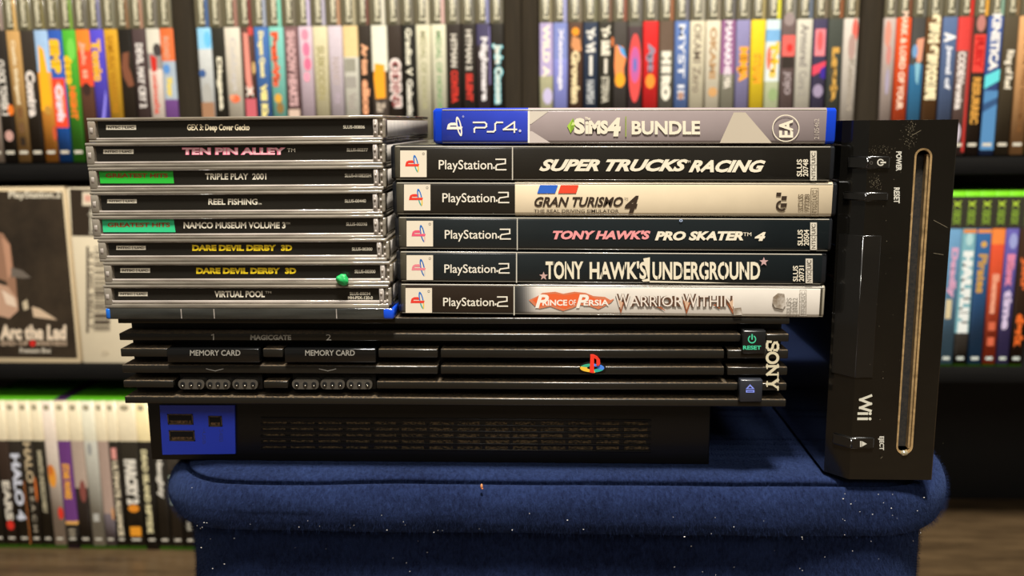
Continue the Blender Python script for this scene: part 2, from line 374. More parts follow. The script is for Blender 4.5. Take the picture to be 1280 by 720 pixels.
rowB = [
 ('light blue topped game case with silvery white artwork, first in its bay', [(62, (150, 206, 236)), (205, (206, 208, 204))], [('o', 50, .5, 10, .5, (110, 190, 236)), ('o', 92, -.5, 5, .5, (60, 90, 140)), ('o', 118, 0, 14, .7, (170, 168, 160)), ('r', 128, 150, -.9, .9, (160, 120, 90))], (70, 96, 140)),
 ('black game case with a white title low on its spine', [(205, (50, 48, 40))], [('t', 'Disgaea', 72, 138, (230, 222, 196), .5, 0, .05)], (120, 110, 90)),
 ('cream game case with faint grey title and a red orange emblem', [(205, (226, 216, 196))], [('t', 'Culdcept', 48, 115, (196, 190, 184), .45, 0, .03), ('o', 124, 0, 5, .6, (232, 110, 70)), ('o', 122, -.4, 3, .3, (236, 150, 110))], (150, 110, 96)),
 ('dark brown game case with a long salmon pink title stroke', [(205, (96, 68, 58))], [('p', [(42, -.5), (44, .2), (100, .35), (118, .5), (120, -.1), (100, -.5)], (222, 140, 124)), ('r', 36, 46, .2, .95, (200, 74, 70)), ('o', 86, .8, 8, .25, (206, 170, 110)), ('t', 'X', 108, 122, (232, 220, 205), .5, 0, .05), ('r', 124, 150, -.7, .9, (196, 96, 104))], (120, 60, 56)),
 ('royal blue game case with a long cream yellow title', [(205, (76, 118, 180))], [('t', 'Dragon Quest', 41, 98, (232, 220, 160), .45, -.05, .07), ('t', 'VIII Kin', 106, 150, (236, 220, 140), .45, 0, .07)], (150, 156, 170)),
 ('aqua green game case with a red orange title and gold figure', [(205, (134, 206, 190))], [('t', 'FantaVis', 42, 110, (222, 88, 52), .5, -.2, .09), ('o', 124, -.1, 6, .5, (214, 160, 60)), ('o', 136, .1, 7, .5, (140, 110, 60))], (124, 196, 170)),
 ('mauve and dark game case with crowded pink lettering', [(205, (128, 96, 96))], [('t', 'SHADOW HEARTS', 41, 134, (206, 166, 164), .6, 0, .06), ('r', 138, 150, -.8, .8, (206, 180, 160))], (110, 102, 86)),
 ('lilac white game case scattered with pink blossom', [(205, (218, 196, 206))], [('o', 46, 0, 7, .5, (236, 140, 160)), ('o', 64, .1, 9, .5, (232, 120, 150)), ('o', 82, .2, 8, .5, (230, 110, 140)), ('o', 98, 0, 6, .4, (236, 150, 170))], (190, 176, 200)),
 ('pale cream game case with olive lettering', [(205, (222, 212, 172))], [('t', 'SUIKODEN', 60, 126, (160, 150, 104), .5, 0, .03)], (170, 164, 176)),
 ('pale lilac game case with a faint grey title', [(205, (214, 200, 206))], [('t', 'NANO', 74, 108, (180, 164, 160), .5, 0, .04), ('t', 'FFX', 118, 132, (176, 160, 170), .4, 0, .03)], (170, 130, 100)),
 ('tan topped game case with pale grey pictures below', [(74, (224, 196, 140)), (205, (206, 202, 186))], [('r', 76, 92, -.8, .6, (150, 146, 130)), ('r', 98, 112, -.8, .6, (156, 150, 140)), ('t', 'Vol', 118, 138, (160, 150, 140), .5, 0, .03)], (160, 150, 120)),
 ('black game case with an apricot orange title', [(205, (56, 48, 40))], [('t', 'Ar ton', 58, 96, (232, 170, 128), .55, 0, .07), ('t', 'elico', 102, 146, (232, 164, 122), .6, 0, .06)], (110, 70, 60)),
 ('white topped game case with an orange patch in the middle', [(92, (226, 222, 200)), (126, (90, 70, 50)), (205, (70, 60, 52))], [('p', [(82, -.6), (84, .6), (125, .6), (126, -.6), (100, -.8)], (240, 160, 40)), ('t', 'Zu', 130, 142, (196, 180, 160), .5, 0, .05)], (206, 200, 180)),
 ('black game case with a big white outlined round title', [(205, (62, 52, 44))], [('t', 'ODINS', 76, 138, (232, 218, 208), .82, 0, .1), ('t', 'ODINS', 80, 136, (150, 70, 70), .55, 0, .02)], (112, 104, 88)),
 ('black game case with a thin white script title next to cream cases', [(205, (44, 42, 36))], [('t', 'Gradius V', 40, 98, (226, 220, 196), .48, 0, .04), ('t', 'Galactic', 102, 148, (220, 214, 196), .45, 0, .04)], (104, 98, 84)),
 ('cream game case with grey green capitals, left of its twin', [(205, (222, 216, 184))], [('t', 'MEDAL OF HONOR', 44, 140, (160, 156, 116), .36, 0, .02)], (190, 182, 156)),
 ('cream game case with green capitals, right of its twin', [(205, (224, 220, 190))], [('t', 'MEDAL OF HONOR', 44, 140, (112, 150, 100), .36, 0, .02)], (196, 160, 150)),
 ('black game case with white then red capitals, left one of two', [(205, (54, 46, 40))], [('t', 'HITMAN', 48, 88, (214, 206, 190), .4, 0, .03), ('t', 'CONTRA', 92, 132, (206, 54, 42), .46, 0, .05)], (116, 110, 96)),
 ('black game case with white then red capitals, right one of two', [(205, (54, 48, 42))], [('t', 'HITMAN 2', 43, 92, (214, 206, 190), .4, 0, .03), ('t', 'SILENT', 96, 130, (204, 56, 44), .46, 0, .05)], (100, 96, 84)),
 ('black and purple game case with a ragged white title', [(62, (70, 64, 92)), (205, (60, 50, 50))], [('t', 'Nightmare', 52, 130, (222, 216, 214), .6, 0, .05), ('r', 40, 110, .8, .95, (130, 120, 170))], (126, 126, 160)),
 ('black game case with a cyan edged white title, last in its bay', [(205, (48, 44, 38))], [('t', 'Jade Cocoon', 60, 134, (120, 196, 206), .82, 0, .1), ('t', 'Jade Cocoon', 61, 133, (226, 222, 205), .6, 0, .03)], (100, 94, 80)),
]
rowC = [
 ('lilac grey game case with white lettering at the left of its bay', [(100, (176, 160, 196)), (205, (168, 164, 130))], [('t', 'WILD A', 38, 102, (232, 222, 200), .5, 0, .05), ('o', 125, .2, 10, .7, (190, 180, 210))], (128, 118, 90)),
 ('lavender blue game case with a soft white title', [(80, (126, 136, 190)), (205, (136, 140, 205))], [('t', 'Xenosaga', 42, 118, (222, 218, 226), .4, 0, .05)], (150, 150, 190)),
 ('dark game case with an orange figure over cream lettering', [(205, (92, 66, 50))], [('o', 47, 0, 5, .5, (240, 150, 40)), ('p', [(52, -.4), (56, .6), (70, .8), (72, 0), (64, -.6)], (206, 140, 90)), ('t', 'Growlan', 70, 134, (226, 206, 160), .55, 0, .06)], (116, 106, 88)),
 ('navy game case with a white slashed title', [(205, (52, 62, 80))], [('t', 'Ys VI', 42, 72, (226, 222, 210), .6, 0, .06), ('r', 76, 100, -.15, .25, (224, 220, 208)), ('t', 'NAPISH', 106, 134, (190, 192, 190), .5, 0, .03)], (110, 106, 80)),
 ('black game case with a cream slashed title next to the navy one', [(205, (58, 54, 44))], [('t', 'Ys I&II', 40, 76, (226, 218, 196), .6, 0, .06), ('r', 80, 98, -.15, .25, (222, 214, 196)), ('t', 'ETERNA', 102, 134, (196, 190, 170), .5, 0, .03), ('o', 60, .95, 6, .2, (200, 110, 60))], (110, 84, 66)),
 ('dark grey game case with an orange and blue flame', [(205, (78, 72, 66))], [('p', [(64, -.7), (66, .4), (80, .8), (92, .5), (110, .6), (114, -.5), (90, -.8)], (236, 140, 80)), ('p', [(64, -.3), (68, .5), (80, .85), (74, .1)], (90, 160, 216)), ('o', 106, 0, 9, .7, (244, 160, 40))], (130, 78, 60)),
 ('dark game case with a red oval around a violet centre', [(42, (90, 86, 76)), (205, (78, 62, 62))], [('o', 92, 0, 42, .86, (222, 76, 72)), ('o', 88, 0, 22, .66, (190, 92, 150)), ('o', 88, 0, 9, .25, (96, 110, 180))], (104, 98, 90)),
 ('bright red game case with a grey blue title and orange splash', [(205, (226, 46, 44))], [('t', 'Ape', 62, 98, (140, 134, 150), .55, 0, .12), ('o', 108, 0, 9, .6, (244, 140, 50))], (110, 104, 90)),
 ('brown black game case with stacked white blocks low down', [(72, (100, 80, 64)), (205, (96, 92, 80))], [('t', 'HERO', 72, 132, (226, 220, 200), .6, 0, .12)], (140, 90, 60)),
 ('steel blue game case with spaced white capitals', [(205, (100, 126, 182))], [('t', 'MYST III', 40, 130, (220, 222, 226), .45, 0, .02, ), ('o', 126, 0, 5, .4, (170, 130, 110))], (110, 106, 110)),
 ('cream game case with thin dark lettering, left of two cream ones', [(205, (222, 212, 182))], [('t', 'OKAMI Zero', 40, 122, (120, 104, 88), .5, 0, .01)], (150, 144, 126)),
 ('cream game case with brown brush lettering, right of two cream ones', [(205, (226, 216, 190))], [('t', 'OKAMI', 44, 106, (176, 140, 100), .45, 0, .05), ('o', 122, .1, 6, .6, (196, 150, 96))], (130, 120, 100)),
 ('purple game case with white capitals over a grey foot', [(100, (146, 98, 136)), (205, (120, 116, 100))], [('t', 'MANAKHE', 37, 102, (232, 220, 224), .45, 0, .04), ('t', 'MIA', 104, 118, (214, 206, 190), .5, 0, .06)], (96, 92, 88)),
 ('periwinkle game case with a fat orange title', [(205, (146, 140, 180))], [('t', 'NINJA', 68, 110, (238, 162, 44), .75, 0, .12)], (120, 114, 96)),
 ('bright yellow game case with faint orange lettering', [(205, (244, 210, 44))], [('t', 'STEAM', 76, 112, (232, 160, 40), .6, 0, .07)], (150, 136, 90)),
 ('sky blue and white game case with a yellow and red title', [(48, (200, 216, 216)), (62, (120, 170, 210)), (110, (206, 214, 210)), (205, (170, 176, 140))], [('t', 'Tales', 62, 106, (240, 190, 50), .6, .2, .1), ('o', 82, -.5, 14, .3, (226, 110, 80)), ('o', 126, .2, 8, .6, (140, 160, 110))], (206, 200, 60)),
 ('dark brown game case with a coral red square', [(205, (110, 92, 88))], [('o', 36, 0, 8, .7, (150, 134, 130)), ('r', 55, 80, -.8, .9, (226, 100, 92)), ('o', 70, .2, 5, .4, (206, 50, 44)), ('r', 80, 94, -.8, .8, (52, 44, 38)), ('t', 'JOJO', 98, 126, (170, 156, 156), .5, 0, .03)], (120, 116, 106)),
 ('off white game case with a grey script title', [(205, (214, 208, 190))], [('t', 'Armored', 42, 92, (130, 122, 116), .5, 0, .02), ('t', 'Core 2', 98, 128, (146, 140, 130), .5, 0, .03)], (96, 104, 116)),
 ('navy game case with a pink capsule and red swirl', [(205, (72, 66, 92))], [('r', 48, 80, -.7, .7, (226, 130, 136)), ('o', 62, 0, 12, .4, (236, 90, 90)), ('p', [(92, -.9), (86, .9), (96, .9), (104, -.9)], (216, 70, 90)), ('p', [(96, .2), (92, .9), (108, .9), (106, .2)], (60, 40, 140)), ('o', 122, 0, 8, .7, (150, 136, 160))], (112, 100, 80)),
 ('dark green grey game case with a golden figure', [(205, (74, 78, 70))], [('t', 'Legaia', 70, 134, (204, 156, 74), .6, 0, .09)], (130, 80, 50)),
 ('white game case with red and grey marks beside the upright panel', [(205, (216, 206, 192))], [('o', 50, .5, 14, .4, (210, 100, 86)), ('o', 70, .2, 16, .5, (170, 140, 130)), ('t', 'Katamari', 84, 146, (150, 140, 126), .4, .3, .04)], (110, 96, 70)),
]
rowD = [
 ('pinkish grey game case with faint red drawing above the glossy console', [(205, (196, 178, 168))], [('o', 55, -.3, 16, .5, (206, 140, 120)), ('o', 80, 0, 12, .4, (196, 130, 120)), ('o', 112, 0, 16, .3, (160, 150, 170))], (106, 98, 84)),
 ('orange red game case with a long white title', [(205, (230, 86, 40))], [('t', 'MARK & LORD OF YOUR', 29, 146, (240, 206, 180), .42, 0, .04)], (110, 70, 50)),
 ('black topped game case with a peach figure over blue', [(92, (70, 68, 64)), (205, (50, 110, 150))], [('p', [(62, -.2), (60, .8), (88, .6), (90, 0), (78, -.2)], (222, 150, 120)), ('o', 76, -.4, 8, .4, (110, 150, 190)), ('p', [(90, -.3), (90, .5), (116, .3), (112, 0)], (130, 180, 196))], (96, 94, 84)),
 ('black and amber game case with a big cream title', [(205, (104, 70, 38))], [('t', 'GRIM GRIMOIRE', 32, 134, (232, 218, 176), .7, 0, .12)], (104, 98, 80)),
 ('slate blue game case with a white title starting with a large A', [(205, (92, 112, 150))], [('t', 'A', 54, 66, (230, 228, 226), .75, 0, .08), ('t', 'Jewel of', 69, 122, (214, 216, 222), .45, 0, .05)], (100, 96, 86)),
 ('red topped game case with a white title and a red right edge', [(76, (206, 62, 56)), (205, (112, 90, 84))], [('t', 'CODE:Veronica', 77, 146, (224, 214, 206), .5, -.25, .05), ('r', 36, 198, .55, .95, (170, 50, 44)), ('o', 175, -.2, 12, .5, (190, 180, 190))], (190, 44, 36)),
 ('dark game case with red capitals over gold capitals', [(205, (66, 52, 44))], [('o', 44, 0, 10, .6, (180, 120, 110)), ('r', 57, 102, -.8, .8, (214, 66, 56)), ('t', 'FURY', 60, 98, (190, 40, 36), .6, 0, .08), ('t', 'RESURREC', 108, 164, (206, 150, 66), .55, 0, .05)], (206, 150, 60)),
 ('deep blue game case with white lettering and a cyan band', [(205, (70, 96, 160))], [('t', 'KINETICA', 33, 100, (232, 228, 220), .6, 0, .05), ('p', [(106, -.95), (98, .95), (112, .95), (122, -.95)], (96, 206, 210)), ('r', 124, 196, -.9, .9, (80, 130, 176)), ('p', [(140, -.9), (132, .9), (140, .9), (150, -.9)], (50, 80, 120))], (120, 150, 130)),
 ('dark olive game case with a white handwritten title', [(205, (86, 76, 58))], [('t', 'Ring of Red', 76, 122, (228, 218, 196), .6, 0, .04)], (120, 96, 66)),
 ('pale orange game case with a long dark brown title', [(205, (222, 168, 112))], [('t', 'ROMANCE OF THE THREE KINGDOMS VIII', 28, 174, (120, 78, 40), .3, .1, .02)], (190, 140, 100)),
 ('moss green game case cut by the right edge of the top shelf', [(205, (96, 120, 50))], [('t', 'NOB', 50, 90, (200, 200, 120), .5, 0, .04)], (100, 110, 60)),
]
def lay(row, xs, group):
    for k, (lab, body, arts, strip) in enumerate(row):
        ps2_case(k, xs[k]+.1, xs[k+1]-xs[k]-.25, lab, body, arts, strip, group)
def edges(x0, x1, n): return [x0+(x1-x0)*k/n for k in range(n+1)]
lay(rowA, edges(-581.8, -381, 14), G1)
def px_edges(pxs, y): return [at(p, y, YB)[0] for p in pxs]
eB = px_edges([241.5, 263, 279, 299.5, 316.5, 335, 354, 372, 390, 409, 427.5, 447, 463, 483.5, 502, 519, 538.5, 557.5, 576.5, 595, 613, 630], 40)
eB[0] = max(eB[0], -357.6); eB[-1] = min(eB[-1], -50.6)
lay(rowB, eB, G1)
eC = px_edges([674, 691.5, 710, 729, 748, 766.5, 785, 804, 824, 843.5, 862.5, 882.5, 902, 920.5, 939, 958, 977, 996, 1017, 1035.5, 1055, 1074], 32)
eC[0] = max(eC[0], -17.2); eC[-1] = min(eC[-1], 292.4)
lay(rowC, eC, G1)
eD = px_edges([1102, 1118.5, 1137.5, 1155.5, 1176, 1195.5, 1214.5, 1233, 1252.5, 1272, 1291, 1309], 25)
eD = [v+2.5 for v in eD]
lay(rowD, eD, G1)

# second level, right: the green cases with black bands
G2 = 'upright green game cases on the right middle shelf'
def s2(y): return (y-240)*177/215
def green_case(x0, T, label, body, arts):
    A = [('r', 5, 36, -.97, .97, (52, 50, 40)), ('t', 'XBOX', 17, 33, (120, 150, 50), .55, 0, .05),
         ('p', [(9, -.5), (11.4, -.1), (9, .5), (10.4, .5), (12.6, .15), (14.8, .5), (16, .5), (13.6, -.1), (16, -.5), (14.8, -.5), (12.6, -.3), (10.4, -.5)], (170, 200, 60))]
    for a in arts:
        if a[0] == 't': A.append(('t', a[1], s2(a[2]), s2(a[3])) + tuple(a[4:]))
        elif a[0] == 'o': A.append(('o', s2(a[1]), a[2], a[3]*.8, a[4], a[5]))
        else: A.append(('r', s2(a[1]), s2(a[2]), a[3], a[4], a[5]))
    A.append(('r', 168, 171, -.5, .5, (206, 214, 206)))
    upright_case('game_case', label, G2, x0, T, R2, 178, 135, [(37, (52, 50, 40))]+[(s2(y), c) for y, c in body[:-1]]+[(175.5, body[-1][1])], A, (110, 190, 30), shellz=5)
eE = px_edges([1188.5, 1206.8, 1225, 1244.3, 1262, 1279, 1297], 250)
eE = [v+.0 for v in eE]
for k, (lab, body, arts) in enumerate([
 ('pale blue game case with a pink title, nearest the glossy console', [(460, (110, 158, 196))], [('t', 'Deadly', 308, 370, (206, 156, 184), .6, 0, .07), ('r', 372, 396, -.6, .2, (206, 190, 150))]),
 ('icy teal game case with white title over a black foot', [(414, (120, 170, 180)), (460, (48, 44, 40))], [('o', 298, 0, 8, .5, (170, 206, 206)), ('t', 'HALFLIFE', 312, 414, (226, 230, 226), .7, 0, .1), ('r', 286, 290, -.9, .9, (222, 130, 50))]),
 ('deep blue game case with an old gold title', [(460, (54, 104, 160))], [('r', 286, 290, -.9, .9, (226, 140, 60)), ('o', 304, 0, 4, .4, (206, 160, 80)), ('t', 'Pirates', 316, 364, (196, 150, 70), .6, 0, .04)]),
 ('orange red game case with a pale title', [(304, (232, 130, 60)), (460, (222, 84, 50))], [('t', 'Shenmue', 340, 390, (232, 160, 130), .5, 0, .06), ('t', 'II', 400, 430, (206, 100, 70), .5, 0, .02)]),
 ('periwinkle purple game case with a pink and white title', [(460, (104, 96, 176))], [('o', 300, .1, 10, .6, (150, 156, 206)), ('t', 'Blinx', 316, 356, (214, 130, 160), .6, 0, .08), ('t', 'time', 360, 410, (206, 190, 220), .6, 0, .06)]),
 ('dark game case with orange lettering cut by the right edge', [(460, (62, 42, 30))], [('t', 'JSRF', 320, 360, (206, 100, 50), .6, 0, .06), ('t', 'dark', 390, 432, (226, 104, 40), .6, .1, .08)])]):
    green_case(eE[k]+.1, eE[k+1]-eE[k]-.25, lab, body, arts)

# lowest level, left: green cases with pale caps
G3 = 'upright game cases with pale tops on the floor at left'
def s3(y): return (y-500)*171/185
CAP = (214, 200, 168)
def cap_case(x0, T, label, body, arts, shell=(90, 176, 30), top=CAP, lift=0.):
    A = [('o', 8.5, -.1, 3.3, .46, (150, 142, 116)), ('o', 8.5, -.1, 2.2, .3, (176, 166, 134))]
    for a in arts:
        if a[0] == 't': A.append(('t', a[1], s3(a[2]), s3(a[3])) + tuple(a[4:]))
        elif a[0] == 'o': A.append(('o', s3(a[1]), a[2], a[3]*.92, a[4], a[5]))
        else: A.append(('r', s3(a[1]), s3(a[2]), a[3], a[4], a[5]))
    A.append(('r', 158, 160.5, -.5, .5, (206, 200, 184)))
    upright_case('game_case', label, G3, x0, T, R3, 171+lift, 135, [(46, top)]+[(s3(y), c) for y, c in body[:-1]]+[(167, body[-1][1])], A, shell, Y=YB-2, shellz=.8)
DK = (46, 42, 36)
eF = px_edges([-26, -10, 6, 22, 37, 51.5, 67.5, 84, 100.5, 117.5, 131.5, 145.5, 169, 185.5], 508)
w = eF[-1]-eF[-2]
while len(eF) < 18: eF.append(eF[-1]+14.4)
for k, (lab, body, arts, extra) in enumerate([
 ('dark game case with pale cap cut by the left edge of the lowest row', [(700, DK)], [('t', 'Forza', 590, 640, (200, 190, 170), .5)], {}),
 ('dark game case with tall white letters and a red mark at its foot', [(700, (60, 46, 38))], [('t', 'EARS', 600, 650, (214, 206, 190), .6, 0, .05), ('o', 656, 0, 6, .6, (206, 46, 36))], {}),
 ('black game case with a huge silver title running down it', [(700, (48, 42, 36))], [('t', 'HALO 4', 566, 650, (205, 208, 220), .72, -.1, .05), ('r', 600, 680, .85, .97, (200, 120, 60))], {}),
 ('black game case with a bronze title and spaced letters below', [(700, (52, 46, 38))], [('t', 'HALO', 552, 602, (196, 176, 140), .62, 0, .03), ('t', 'R E A C H', 608, 664, (170, 160, 140), .35, 0, .02), ('o', 610, .8, 16, .2, (206, 110, 50))], {}),
 ('black game case with a narrow cream capital title in a single line', [(700, (44, 40, 32))], [('t', 'INFINITE UNDISCOVERY', 562, 640, (214, 204, 170), .38, 0, .02)], {}),
 ('all white game case with an orange drawing and red disc', [(700, (222, 206, 190))], [('o', 594, -.2, 14, .6, (226, 150, 50)), ('o', 586, -.4, 7, .4, (206, 110, 40)), ('o', 640, .55, 8, .42, (216, 50, 36))], {'top': (218, 202, 184)}),
 ('purple game case with a yellow orange title and black foot', [(650, (104, 56, 120)), (654, (226, 170, 90)), (700, (40, 36, 32))], [('t', 'STAR WARS', 578, 622, (238, 168, 50), .55, 0, .06), ('t', 'II', 660, 668, (160, 150, 130), .5)], {'shell': (60, 36, 70)}),
 ('greyish pink game case with a dark lower half', [(608, (176, 156, 140)), (700, (50, 42, 38))], [('o', 612, .3, 14, .5, (134, 74, 66))], {}),
 ('silver white game case with hardly any print', [(700, (206, 204, 190))], [('o', 560, -.1, 8, .3, (150, 150, 146)), ('r', 640, 650, -.5, .4, (180, 178, 170))], {'top': (210, 204, 180)}),
 ('dusky pink game case with grey foot between white and black cases', [(640, (170, 146, 132)), (700, (120, 110, 116))], [('o', 640, .8, 8, .25, (206, 150, 100))], {}),
 ('black game case with a pink emblem over a cream capital title', [(700, (44, 38, 32))], [('r', 558, 572, -.5, .4, (222, 150, 140)), ('t', 'ULTIMATE ALLIANCE', 574, 668, (224, 210, 180), .5, 0, .05)], {}),
 ('black game case with a white title above two orange pictures', [(700, (48, 44, 36))], [('t', 'FARCRY 2', 572, 628, (226, 220, 206), .65, 0, .08), ('o', 633, 0, 5, .6, (224, 140, 40)), ('r', 656, 668, -.6, .6, (228, 150, 40))], {}),
 ('wide cream capped game case in black with a long pale yellow title', [(700, (34, 30, 26))], [('t', 'DEAD ISLAND RIPTIDE', 560, 664, (226, 216, 170), .45, -.15, .05)], {'shell': (30, 28, 26), 'top': (226, 208, 158)}),
 ('dark grey game case with a white curly title, tucked by the blue panel', [(700, (52, 48, 42))], [('t', 'Naughty', 568, 620, (220, 214, 200), .6, 0, .05)], {}),
 ('dark grey game case with a pale mint title below the console corner', [(700, (64, 58, 50))], [('t', 'Mirrors', 592, 628, (196, 214, 196), .65, 0, .09)], {}),
 ('black game case half hidden by the fleece with a small red mark', [(700, (44, 40, 36))], [('o', 632, .2, 4, .4, (200, 50, 40)), ('t', 'xii', 648, 660, (190, 186, 170), .4)], {}),
 ('black game case with a red and yellow foot at the stool edge', [(650, (52, 46, 40)), (662, (214, 40, 34)), (700, (230, 176, 50))], [('r', 640, 646, -.5, .5, (40, 36, 32))], {'shell': (40, 36, 32)})]):
    cap_case(eF[k]+.1, eF[k+1]-eF[k]-.25, lab, body, arts, **extra)

# second level, left: two collector's boxes
def flat_box(name, label, x0, x1, z0, z1, D, cols, build):
    t = thing(name, label, 'box', ((x0+x1)/2, YB, z0), 'boxed game sets on the middle shelf')
    off = ((x0+x1)/2, YB, z0)
    c = MB(); c.box(x0-off[0], x1-off[0], 0, D, 0, z1-z0, cols, 1.2, 2); c.build('carton', t)
    p = Print(-.05, off, YB, .03); build(p, off); p.build('front_print', t)
    return t
xl = at(-60, 232, YB)[0]; xr = at(80, 236, YB)[0]
def art1(p, off):
    z0, z1 = 3, 184
    def R(a, b, c, d, col): p.rect(a, b, c, d, col)
    p.poly([(-70, 238), (78, 240), (97, 448), (-70, 446)], two_tone('sooty_print', (34, 27, 20), (66, 54, 40), 12, .35, .7, .4, coat=.3))
    p.text('PlayStation.2', 11, 76, 239, 250, (218, 208, 184), bold=.03)
    p.poly([(-20, 285), (4, 292), (13, 306), (16, 330), (20, 350), (22, 380), (16, 386), (8, 352), (-20, 340)], (150, 112, 88))
    p.poly([(2, 296), (12, 306), (15, 340), (10, 350), (6, 320)], (186, 140, 112))
    p.poly([(14, 334), (28, 338), (39, 347), (30, 348), (14, 346)], (108, 98, 88))
    p.poly([(-10, 352), (10, 358), (22, 374), (23, 388), (12, 398), (-10, 392)], (188, 150, 124))
    p.poly([(2, 362), (18, 372), (21, 384), (8, 380)], (224, 200, 176))
    p.poly([(28, 378), (34, 374), (36, 386), (30, 388)], (196, 180, 150))
    p.poly([(40, 383), (50, 386), (66, 396), (72, 400), (56, 398), (42, 396)], (206, 180, 150))
    p.text('Arc the Lad', 0, 83, 406, 425, (222, 202, 176), bold=.06)
    p.text('END OF DARKNESS', 2, 84, 426, 432, (190, 166, 140), bold=.02)
    p.oval(41, 429, 4, 4, (196, 40, 34))
    p.text('Premium Box', 25, 64, 435, 441, (214, 204, 184), bold=.02)
flat_box('game_box', 'large black printed game box with orange white title, at the left edge', xl, xr, R2, -61, 150, mat((206, 186, 150), .5, .1), art1)
xl2 = xr+2.5; xr2 = at(163, 300, YB)[0]
def art2(p, off):
    p.poly([(87, 236), (172, 238), (172, 296), (90, 295)], (52, 42, 32))
    p.rect(103, 118, 240, 257, (222, 206, 180)); p.rect(106, 114, 244, 252, (216, 160, 140))
    p.text('PlayStation.2', 110, 120, 260, 293, (214, 206, 184), rot=90, bold=.03)
    p.rect(108, 111, 308, 416, (70, 60, 50))
    for k in range(26):
        y = 309+k*4.1+random.uniform(-.6, .6)
        p.rect(118, 138, y, y+random.choice((1.0, 1.6, 2.4)), (84, 74, 64))
    p.text('0 11205 44021 7', 112, 117, 315, 410, (92, 82, 70), rot=90)
    p.text('D', 128, 136, 438, 443, (190, 176, 150))
flat_box('game_box', 'white game box with black top and barcode, behind the jewel case stack', xl2, xr2, R2, -62, 140, mat((222, 208, 178), .5, .1), art2)

# ------------------------------------------------------------------ foot stool with navy fleece
def rr_path(x0, x1, y0, y1, R, o, n=90, m=16):
    """rounded rectangle pushed outwards by o"""
    P = []
    X0, X1, Y0, Y1 = x0-o, x1+o, y0-o, y1+o; r = max(1, R+o)
    def seg(a, b, k):
        for i in range(k): P.append((a[0]+(b[0]-a[0])*i/k, a[1]+(b[1]-a[1])*i/k))
    def arc(cx, cy, a0, k):
        for i in range(k): a = a0+pi/2*i/k; P.append((cx+r*cos(a), cy+r*sin(a)))
    seg((X0+r, Y0), (X1-r, Y0), n*2); arc(X1-r, Y0+r, -pi/2, m)
    seg((X1, Y0+r), (X1, Y1-r), n); arc(X1-r, Y1-r, 0, m)
    seg((X1-r, Y1), (X0+r, Y1), n//2); arc(X0+r, Y1-r, pi/2, m)
    seg((X0, Y1-r), (X0, Y0+r), n); arc(X0+r, Y0+r, pi, m)
    return P

def fleece_material():
    M = bpy.data.materials.new('navy_fleece'); M.use_nodes = True
    nt = M.node_tree; b = nt.nodes['Principled BSDF']
    tc = nt.nodes.new('ShaderNodeTexCoord')
    n = nt.nodes.new('ShaderNodeTexNoise'); n.inputs['Scale'].default_value = 420; n.inputs['Detail'].default_value = 6; n.inputs['Roughness'].default_value = .7
    mp = nt.nodes.new('ShaderNodeMapping'); mp.inputs['Scale'].default_value = (1.6, 1, .8); mp.inputs['Rotation'].default_value = (0, .5, 0)
    nt.links.new(tc.outputs['Object'], mp.inputs['Vector']); nt.links.new(mp.outputs['Vector'], n.inputs['Vector'])
    n2 = nt.nodes.new('ShaderNodeTexNoise'); n2.inputs['Scale'].default_value = 28; n2.inputs['Detail'].default_value = 3
    nt.links.new(tc.outputs['Object'], n2.inputs['Vector'])
    r = nt.nodes.new('ShaderNodeValToRGB'); r.color_ramp.elements[0].position = .36; r.color_ramp.elements[1].position = .66
    r.color_ramp.elements[0].color = lin((10, 16, 40)); r.color_ramp.elements[1].color = lin((33, 46, 82))
    mx = nt.nodes.new('ShaderNodeMix'); mx.inputs['Factor'].default_value = .3
    nt.links.new(n.outputs['Fac'], mx.inputs['A']); nt.links.new(n2.outputs['Fac'], mx.inputs['B'])
    nt.links.new(mx.outputs['Result'], r.inputs['Fac']); nt.links.new(r.outputs['Color'], b.inputs['Base Color'])
    b.inputs['Roughness'].default_value = .95; b.inputs['Specular IOR Level'].default_value = .1
    b.inputs['Sheen Weight'].default_value = .2; b.inputs['Sheen Roughness'].default_value = .5; b.inputs['Sheen Tint'].default_value = lin((120, 150, 220))
    bp = nt.nodes.new('ShaderNodeBump'); bp.inputs['Strength'].default_value = .9; bp.inputs['Distance'].default_value = .0012
    nt.links.new(n.outputs['Fac'], bp.inputs['Height']); nt.links.new(bp.outputs['Normal'], b.inputs['Normal'])
    return M
M_fleece = fleece_material()
SX0, SX1, SY0, SY1, SR = -185, 178, 400, 740, 34
stool = thing('footstool', 'foot stool under a navy blue fleece cover, carrying the two consoles', 'footstool', (0, 570, FZ))
SOFF = Vector((0, 570, FZ))
